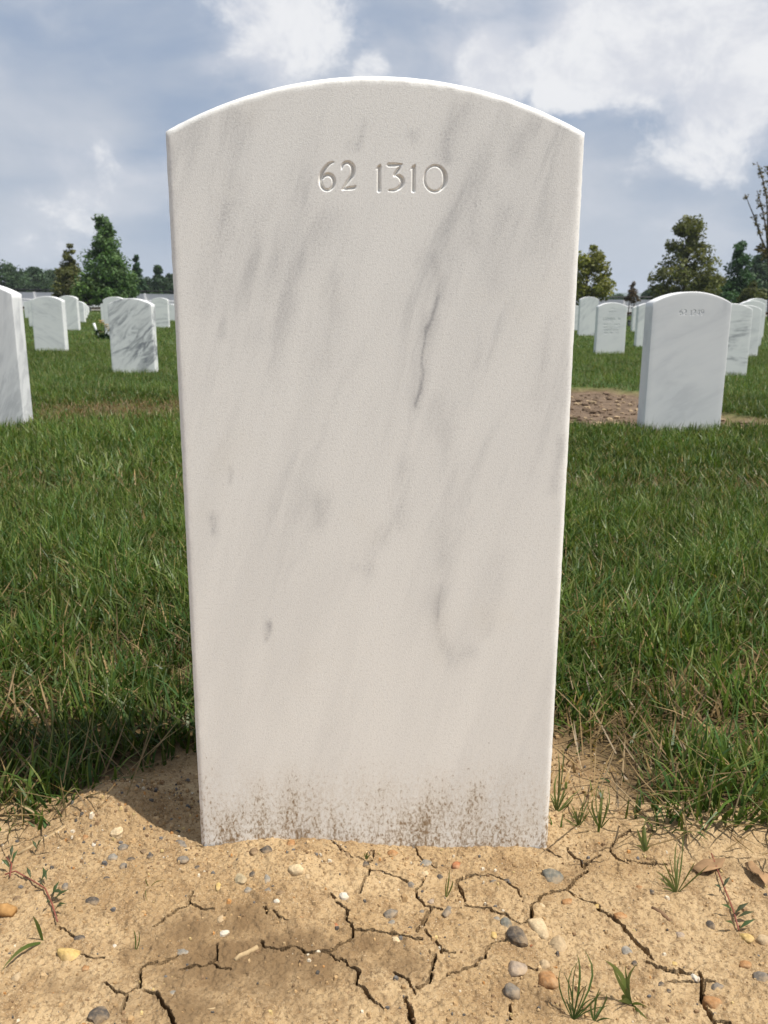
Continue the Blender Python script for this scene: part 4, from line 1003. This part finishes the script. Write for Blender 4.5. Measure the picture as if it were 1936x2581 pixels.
def field(y0, y1, dens, hmul, wmul, S, seed, half=.56, pad=.16):
    area = half * (y1 ** 2 - y0 ** 2) + 2 * pad * (y1 - y0); n = int(area * dens)
    y = np.sqrt(RNG.uniform(y0 ** 2, y1 ** 2, n)); x = RNG.uniform(-1, 1, n) * (half * y + pad)
    sdb = poly_sd(x, y, BARE); edge_n = fbm(x * 16, y * 16, 3, 71)
    dry = np.zeros(n)
    for (c, sx_, sy_, wt) in DRY: dry = np.maximum(dry, wt * gauss(x, y, c, sx_, sy_))
    clump = fbm(x * 11, y * 11, 3, 33); big = fbm(x * 1.7, y * 1.7, 3, 35)
    pr = sstep(-.022, .040, sdb + .07 * edge_n) * (1 - np.where(y > 3, .7, .78) * dry) * (.62 + .9 * np.clip(clump + .35, 0, 1))
    pr = np.maximum(pr, .11 * sstep(-.13, -.02, sdb) * (x > .15))
    pr = pr * (1 - sstep(.01, -.01, poly_sd(x, y, PATCH) + .08 * fbm(x * 7, y * 7, 3, 9)) * 1.0)
    keep = RNG.random(n) < pr
    for sx_, sy_ in STONES: keep &= ~((np.abs(x - sx_) < .163) & (y > sy_ + .002) & (y < sy_ + .10))
    x, y, dry, clump, big, sdb = x[keep], y[keep], dry[keep], clump[keep], big[keep], sdb[keep]; n = len(x)
    z = H(x, y) - .003
    u = RNG.random(n)
    h = (.030 + .032 * RNG.random(n) + .030 * RNG.random(n) ** 5) * hmul * (.85 + .7 * (clump + .25) + .5 * big) * (1 - .35 * dry)
    h = h * (.50 + .50 * sstep(-.02, .09, sdb))
    # long tussock that the near stone shades, left
    h = h * (1 + .35 * gauss(x, y, (-.36, .90), .16, .10))
    h = np.clip(h, .012, .12)
    wd = (.0017 + .0018 * RNG.random(n) + .0014 * (RNG.random(n) < .12)) * wmul
    ang = RNG.uniform(0, 2 * np.pi, n); lean = np.clip(RNG.normal(.26, .2, n), 0, .95); bend = np.clip(RNG.normal(.30, .28, n), -.1, 1.0)
    g1 = np.array((.036, .074, .012)); g2 = np.array((.104, .158, .026)); g3 = np.array((.055, .110, .030)); g4 = np.array((.155, .195, .048))
    f = RNG.random((n, 1)); cols = g1 * (1 - f) + g2 * f
    cols = np.where(RNG.random((n, 1)) < .25, g3 * (.8 + .5 * f), cols); cols = np.where(RNG.random((n, 1)) < .10, g4, cols)
    cols = cols * (1.0 * (1 + .8 * big + .9 * clump))[:, None]
    straw = RNG.random(n) < (.055 + np.where(y > 3, .82, .70) * dry); sc_ = np.array((.30, .205, .095)) * RNG.uniform(.45, 1.35, (n, 1)) * (1 - .35 * sstep(2.5, 4, y))[:, None]
    cols = np.where(straw[:, None], sc_, cols)
    tipd = RNG.random((n, 1)) < .28; tips = np.where(tipd & ~straw[:, None], cols * .45 + np.array((.34, .28, .13)) * .55, cols * 1.05)
    lean = np.where(straw, np.clip(lean + .35, 0, 1), lean); h = np.where(straw, h * .85, h)
    return blades(x, y, z, h, wd, ang, lean, bend, cols, tips, S)
def thatch(y0, y1, dens):
    """dead blades lying between the living ones"""
    n = int(.56 * (y1 ** 2 - y0 ** 2) * dens); y = np.sqrt(RNG.uniform(y0 ** 2, y1 ** 2, n)); x = RNG.uniform(-1, 1, n) * (.56 * y + .16)
    sdb = poly_sd(x, y, BARE); dry = np.zeros(n)
    for (c, sx_, sy_, wt) in DRY: dry = np.maximum(dry, wt * gauss(x, y, c, sx_, sy_))
    keep = (RNG.random(n) < sstep(-.085, .03, sdb + .06 * fbm(x * 16, y * 16, 3, 71)) * np.clip(.22 + .78 * dry + .75 * np.exp(-(sdb / .05) ** 2), 0, 1)) & (poly_sd(x, y, PATCH) > 0)
    for sx_, sy_ in STONES: keep &= ~((np.abs(x - sx_) < .19) & (y > sy_ - .03) & (y < sy_ + .13))
    x, y = x[keep], y[keep]; n = len(x); ang = RNG.uniform(0, 6.28, n)
    L = RNG.uniform(.02, .07, n); c = np.array((.30, .21, .10)) * RNG.uniform(.25, 1.2, (n, 1)) * np.array([1, 1, 1])
    return blades(x, y, H(x, y) + .004 + .012 * RNG.random(n), L, RNG.uniform(.0010, .0026, n), ang, np.full(n, .99), RNG.uniform(-.2, .2, n), c, c, 2)
def join(parts):
    Vs, Qs, Ts, Cs = [], [], [], []; b = 0
    for V, Q, T, C_ in parts: Vs.append(V); Qs.append(Q + b); Ts.append(T + b); Cs.append(C_); b += len(V)
    return np.concatenate(Vs), np.concatenate(Qs), np.concatenate(Ts), np.concatenate(Cs)
V, Q, T, c = join([field(.74, 2.3, 26000, 1.0, 1.0, 3, 1), field(2.3, 5.2, 11000, .92, 1.35, 2, 2), thatch(.70, 2.6, 6000)])
o = link('lawn_grass', mesh_np('lawn_grass', V, tris=T, quads=Q, cols=c, mat=M_GRASS)); tag(o, 'thick green lawn grass with dry straw growing round the stones', 'grass', kind='stuff')
V, Q, T, c = join([field(5.2, 11, 3800, .78, 2.3, 1, 3), field(11, 26, 760, .8, 5.0, 1, 4), field(26, 50, 90, 1.0, 13, 1, 5)])
o = link('distant_grass', mesh_np('distant_grass', V, tris=T, quads=Q, cols=c, mat=M_GRASS)); tag(o, 'short mown green grass of the cemetery lawn stretching to the fence', 'grass', kind='stuff')

# ------------------------------------------------------------------ plants, leaves and litter on the bare soil
def tuft(name, label, root_px, tips_px, cat='grass', wd=.0013, col=(.115, .145, .045), tipc=None, z_up=None):
    """each blade runs from the foot to a tip pixel, standing in a plane near the foot"""
    r_ = gpt(*root_px); x0 = []; 
    parts = []
    for (tx, ty, yo) in [q for a_ in tips_px for q in ((a_,) if len(tips_px) < 4 else (a_, (a_[0] + random.gauss(0, 14), a_[1] + random.uniform(5, 45), a_[2] + random.gauss(0, .006))))]:
        t_ = at_y(tx, ty, r_.y + yo); 
        if t_.z < r_.z + .003: t_ = gpt(tx, ty); t_.z += .004
        n_ = 6; P = []; bw = random.uniform(.05, .2); bx_ = random.gauss(0, .08)
        for k in range(n_ + 1):
            s = k / n_; q = r_.lerp(t_, s); q.z += bw * (t_ - r_).length * math.sin(s * math.pi); q.x += bx_ * (t_ - r_).length * math.sin(s * math.pi); P.append(q)
        side = (t_ - r_).cross(Vector((0, -1, .35))).normalized(); ws = wd * random.uniform(.5, 1.1)
        V_ = []; C_ = []; cc = np.array(col) * random.uniform(.75, 1.25); tc_ = np.array(tipc) if tipc else cc * .5 + np.array((.30, .24, .11)) * .5
        for k, q in enumerate(P):
            s = k / n_; ww = ws * (1 - s ** 2.5) * (.6 + .8 * min(1, s * 2.5)) / 2
            V_ += [q - side * ww, q + side * ww + Vector((0, 0, ww * .3))]; C_ += [cc * (1 - s ** 3) + tc_ * s ** 3] * 2
        Q_ = [(2*k, 2*k+1, 2*k+3, 2*k+2) for k in range(n_)]
        parts.append((np.array([v[:] for v in V_]), np.array(Q_), np.zeros((0, 3), int), np.array(C_)))
    V_, Q_, T_, C_ = join(parts); V_ = V_ - np.array(r_[:]) ; 
    o_ = link(name, mesh_np(name, V_, quads=Q_, cols=C_, mat=M_GRASS), loc=r_); return tag(o_, label, cat)
TG = lambda l: [(a, b_, c_) for a, b_, c_ in l]
def zz(conv, l): return [(*conv(a, b_), d) for a, b_, d in l]
tuft('grass_tuft', 'grass seedling tuft with long shadow right of the near headstone', z6(1172, 852), zz(z6, [(1130,640,0),(1180,560,.01),(1215,420,.01),(1090,660,-.01),(1270,680,-.01),(1205,600,.02),(1110,760,0),(1150,700,.01),(1060,730,.0)]))
tuft('seedling', 'fresh green seedling with spreading pointed leaves at the lower right', z6(932, 1440), zz(z6, [(785,1200,.0),(972,1215,.0),(905,1350,-.005),(1025,1460,-.012),(890,1385,-.01)]), 'plant', .0026, (.13, .17, .05))
tuft('grass_tuft', 'thin grass tuft at the bottom edge left of the fresh green seedling', z6(622, 1525), zz(z6, [(565,1225,0),(640,1160,.01),(665,1130,.015),(770,1370,0),(700,1310,0),(580,1400,0),(760,1400,-.005)]), col=(.06,.105,.03))
tuft('grass_tuft', 'small dark grass tuft at the bottom edge between seedling and thin tuft', z6(735, 1535), zz(z6, [(800,1380,0),(770,1345,.0),(720,1420,0),(820,1440,0)]), col=(.06,.10,.03))
tuft('grass_tuft', 'small green sprouts on the soil just right of the headstone corner', z6(650, 498), zz(z6, [(610,370,0),(650,340,.01),(690,300,.01),(720,340,0),(640,400,0),(585,430,0),(670,380,.01)]), wd=.0016)
tuft('grass_tuft', 'thin sprouts farther right of the small green sprouts', z6(765, 510), zz(z6, [(740,330,0),(770,250,.01),(800,330,0),(760,400,0),(800,260,.01)]), wd=.0015)
tuft('grass_tuft', 'thin grass sprouts growing against the right side of the near headstone', z6(535, 420), zz(z6, [(520,280,0),(550,200,.01),(580,260,0),(500,330,0),(565,60,.02),(600,300,0),(620,220,.01)]), wd=.0016)
tuft('grass_tuft', 'low sprouts at the lawn edge right of the thin sprouts', z6(1005, 632), zz(z6, [(960,500,0),(1010,470,.0),(1050,520,.0),(1030,420,.01),(985,560,0)]), wd=.0018)
tuft('grass_tuft', 'two fine blades standing on the soil above the bottom left crack', z4(770, 1810), zz(z4, [(755,1670,0),(785,1675,.0)]), wd=.0014, col=(.08, .12, .03))
tuft('grass_tuft', 'single long arching grass blade at the left edge of the soil', z4(245, 1750), zz(z4, [(5,1940,-.02),(185,1595,0)]), wd=.0042, col=(.11, .16, .04))
tuft('grass_tuft', 'fine dry grass sprig below the mound left of the headstone', z4(850, 1440), zz(z4, [(835,1380,0),(945,1395,0),(840,1545,-.01)]), wd=.0014, col=(.16, .15, .05))
tuft('grass_tuft', 'wispy upright sprout in front of the right half of the headstone', z5(1500, 760), zz(z5, [(1520,600,0),(1510,640,0),(1535,660,0)]), wd=.0014, col=(.12, .15, .04))
tuft('grass_tuft', 'tiny sprout in the crack at the middle of the headstone', z5(1085, 560), zz(z5, [(1070,515,0),(1095,510,0),(1110,525,0)]), wd=.0014)
M_RED = simple('red_stem', (.22, .07, .045), .6, .2, 60)
def creeper(label, pts, leaves, col):
    P = [gpt(*q) + Vector((0, 0, .005)) for q in pts]; base = P[0].copy()
    root = empty('creeping_weed', base); tag(root, label, 'weed')
    mb_ = MB(); mb_.tube([q - base for q in P], [.0007] * len(P), 6); mb_.build('stem', M_RED, root, True)
    for (lx, ly, ex, ey) in leaves:
        a = gpt(lx, ly) + Vector((0, 0, .006)) - base; e = gpt(ex, ey) + Vector((0, 0, .013)) - base; s = (e - a).cross(Vector((0, 0, 1))).normalized() * (e - a).length * .13
        mm = a.lerp(e, .45) + Vector((0, 0, .002)); mb_ = MB(); cc = [q * random.uniform(.8, 1.2) for q in col]
        mb_.add([a, mm - s, e, mm + s, mm + Vector((0, 0, .002))], [(0, 1, 4), (1, 2, 4), (2, 3, 4), (3, 0, 4)], cc); mb_.build('leaf', M_GRASS, root, True)
creeper('creeping weed with red stem and small leaves on the left soil', [z4(*q) for q in [(330,1660),(300,1560),(260,1470),(180,1420),(90,1370),(30,1390)]],
        [(*z4(a, b_), *z4(c_, d_)) for a, b_, c_, d_ in [(260,1470,215,1470),(270,1430,250,1390),(300,1500,370,1540),(310,1540,400,1520),(290,1560,270,1600),(320,1590,385,1600),(300,1520,345,1470),(315,1600,365,1615),(180,1420,160,1390),(235,1440,285,1400)]], (.055, .075, .03))
creeper('weed with a long red stem crossing the soil at the right edge', [z6(*q) for q in [(1355,660),(1395,770),(1430,860),(1470,960),(1500,1070)]],
        [(*z6(a, b_), *z6(c_, d_)) for a, b_, c_, d_ in [(1410,870,1365,868),(1415,850,1450,825),(1470,980,1400,975),(1475,990,1550,965),(1490,1010,1580,1015),(1480,1060,1420,1065),(1500,1070,1585,1055)]], (.06, .085, .035))
creeper('small weed with reddish stems at the left edge of the soil', [z4(*q) for q in [(60,1400),(70,1330),(40,1290)]],
        [(*z4(a, b_), *z4(c_, d_)) for a, b_, c_, d_ in [(70,1330,110,1290),(60,1360,15,1345),(66,1300,80,1260),(210,1250,245,1230),(215,1255,190,1235)]], (.06, .085, .03))
M_DEAD = simple('dead_leaf', (.27, .165, .085), .8, .3, 60, .2, .4, 90, .002); M_TWIG = simple('dry_wood', (.40, .29, .16), .85, .25, 120, .2, .5, 200, .001)
def dead_leaf(label, corners, lift):
    P = [gpt(*z6(*q)) for q in corners]; c = sum(P, Vector()) / len(P); n_ = len(P)
    v = [(q - c) + Vector((0, 0, lift * (.35 + .65 * (i % 2)))) for i, q in enumerate(P)]; v2 = [q * .55 + Vector((0, 0, lift * .15)) for q in v]
    f = [(i, (i + 1) % n_, n_ + (i + 1) % n_, n_ + i) for i in range(n_)] + [tuple(range(n_, 2 * n_))]
    mb_ = MB(); mb_.add(v + v2, f); o_ = mb_.build('dead_leaf', M_DEAD, None, True, c + Vector((0, 0, .003)))
    sol = o_.modifiers.new('thickness', 'SOLIDIFY'); sol.thickness = .0006; tag(o_, label, 'leaf')
dead_leaf('curled pale brown dead leaf under the grass edge at the right', [(1250,735),(1310,705),(1380,690),(1430,700),(1410,735),(1360,765),(1290,765)], .005)
dead_leaf('dark brown curled dead leaf at the right edge of the picture', [(1530,715),(1570,725),(1620,760),(1660,800),(1650,840),(1600,800),(1545,750)], .007)
def stick(label, pts, rad, name='twig', mat=None):
    P = [gpt(*q) for q in pts]; c = P[0].copy()
    mb_ = MB(); mb_.tube([q - c + Vector((0, 0, rad * .8)) for q in P], [rad * (1 - .35 * abs(2 * i / max(1, len(P) - 1) - 1)) * random.uniform(.8, 1.2) for i in range(len(P))], 8)
    o_ = mb_.build(name, mat or M_TWIG, None, True, c); tag(o_, label, 'twig')
stick('short pale wood chip shaped like a bone on the damp soil', [z5(400, 1090), z5(425, 1068), z5(470, 1050), z5(518, 1022)], .0026)
stick('thin pale twig lying at the left corner of the headstone', [z4(1000, 1228), z4(1060, 1225), z4(1135, 1215)], .0014)
stick('frayed straw scrap near the bottom edge', [z5(220, 1345), z5(290, 1338), z5(370, 1322)], .0009)
stick('orange brown bark piece at the left edge of the soil', [z4(-20, 1575), z4(30, 1590), z4(85, 1600)], .0055, 'bark_piece', simple('bark_orange', (.34, .19, .07), .85, .3, 90, .2, .6, 120, .002))
stick('long dry straw stalk at the grass edge on the left', [z4(0, 1130), z4(150, 1060), z4(330, 1010), z4(440, 965)], .0010)
stick('curved dry stalk on the soil at the left', [z4(335, 1200), z4(365, 1270), z4(370, 1340), z4(355, 1400)], .0010)
stick('thick pale straw leaning out of the left grass', [z4(100, 1255), z4(220, 1190), z4(370, 1095)], .0017)
stick('dark twig lying by the fresh green seedling', [z6(640, 1335), z6(760, 1400), z6(850, 1430), z6(940, 1450)], .0011, 'twig', simple('dark_twig', (.09, .06, .035), .9, .3))
stick('brown twig lying on the soil below the right lawn edge', [z6(1040, 930), z6(1090, 960), z6(1140, 1005)], .0018, 'twig', simple('brown_twig', (.15, .09, .05), .9, .3))

# ------------------------------------------------------------------ summer haze
M_HAZE = bpy.data.materials.new('summer_haze'); M_HAZE.use_nodes = True; t = NT(M_HAZE.node_tree); t.n.clear()
pv = t.new('ShaderNodeVolumePrincipled'); pv.inputs['Color'].default_value = (.80, .88, 1, 1); pv.inputs['Density'].default_value = .00032
ho = t.new('ShaderNodeOutputMaterial'); t.l.new(pv.outputs[0], ho.inputs['Volume'])
mb = MB(); mb.box(-3150, 3150, -80, 3300, -5, 48); o = mb.build('haze', M_HAZE); tag(o, 'thin pale blue summer haze over the whole cemetery', 'haze', kind='stuff')
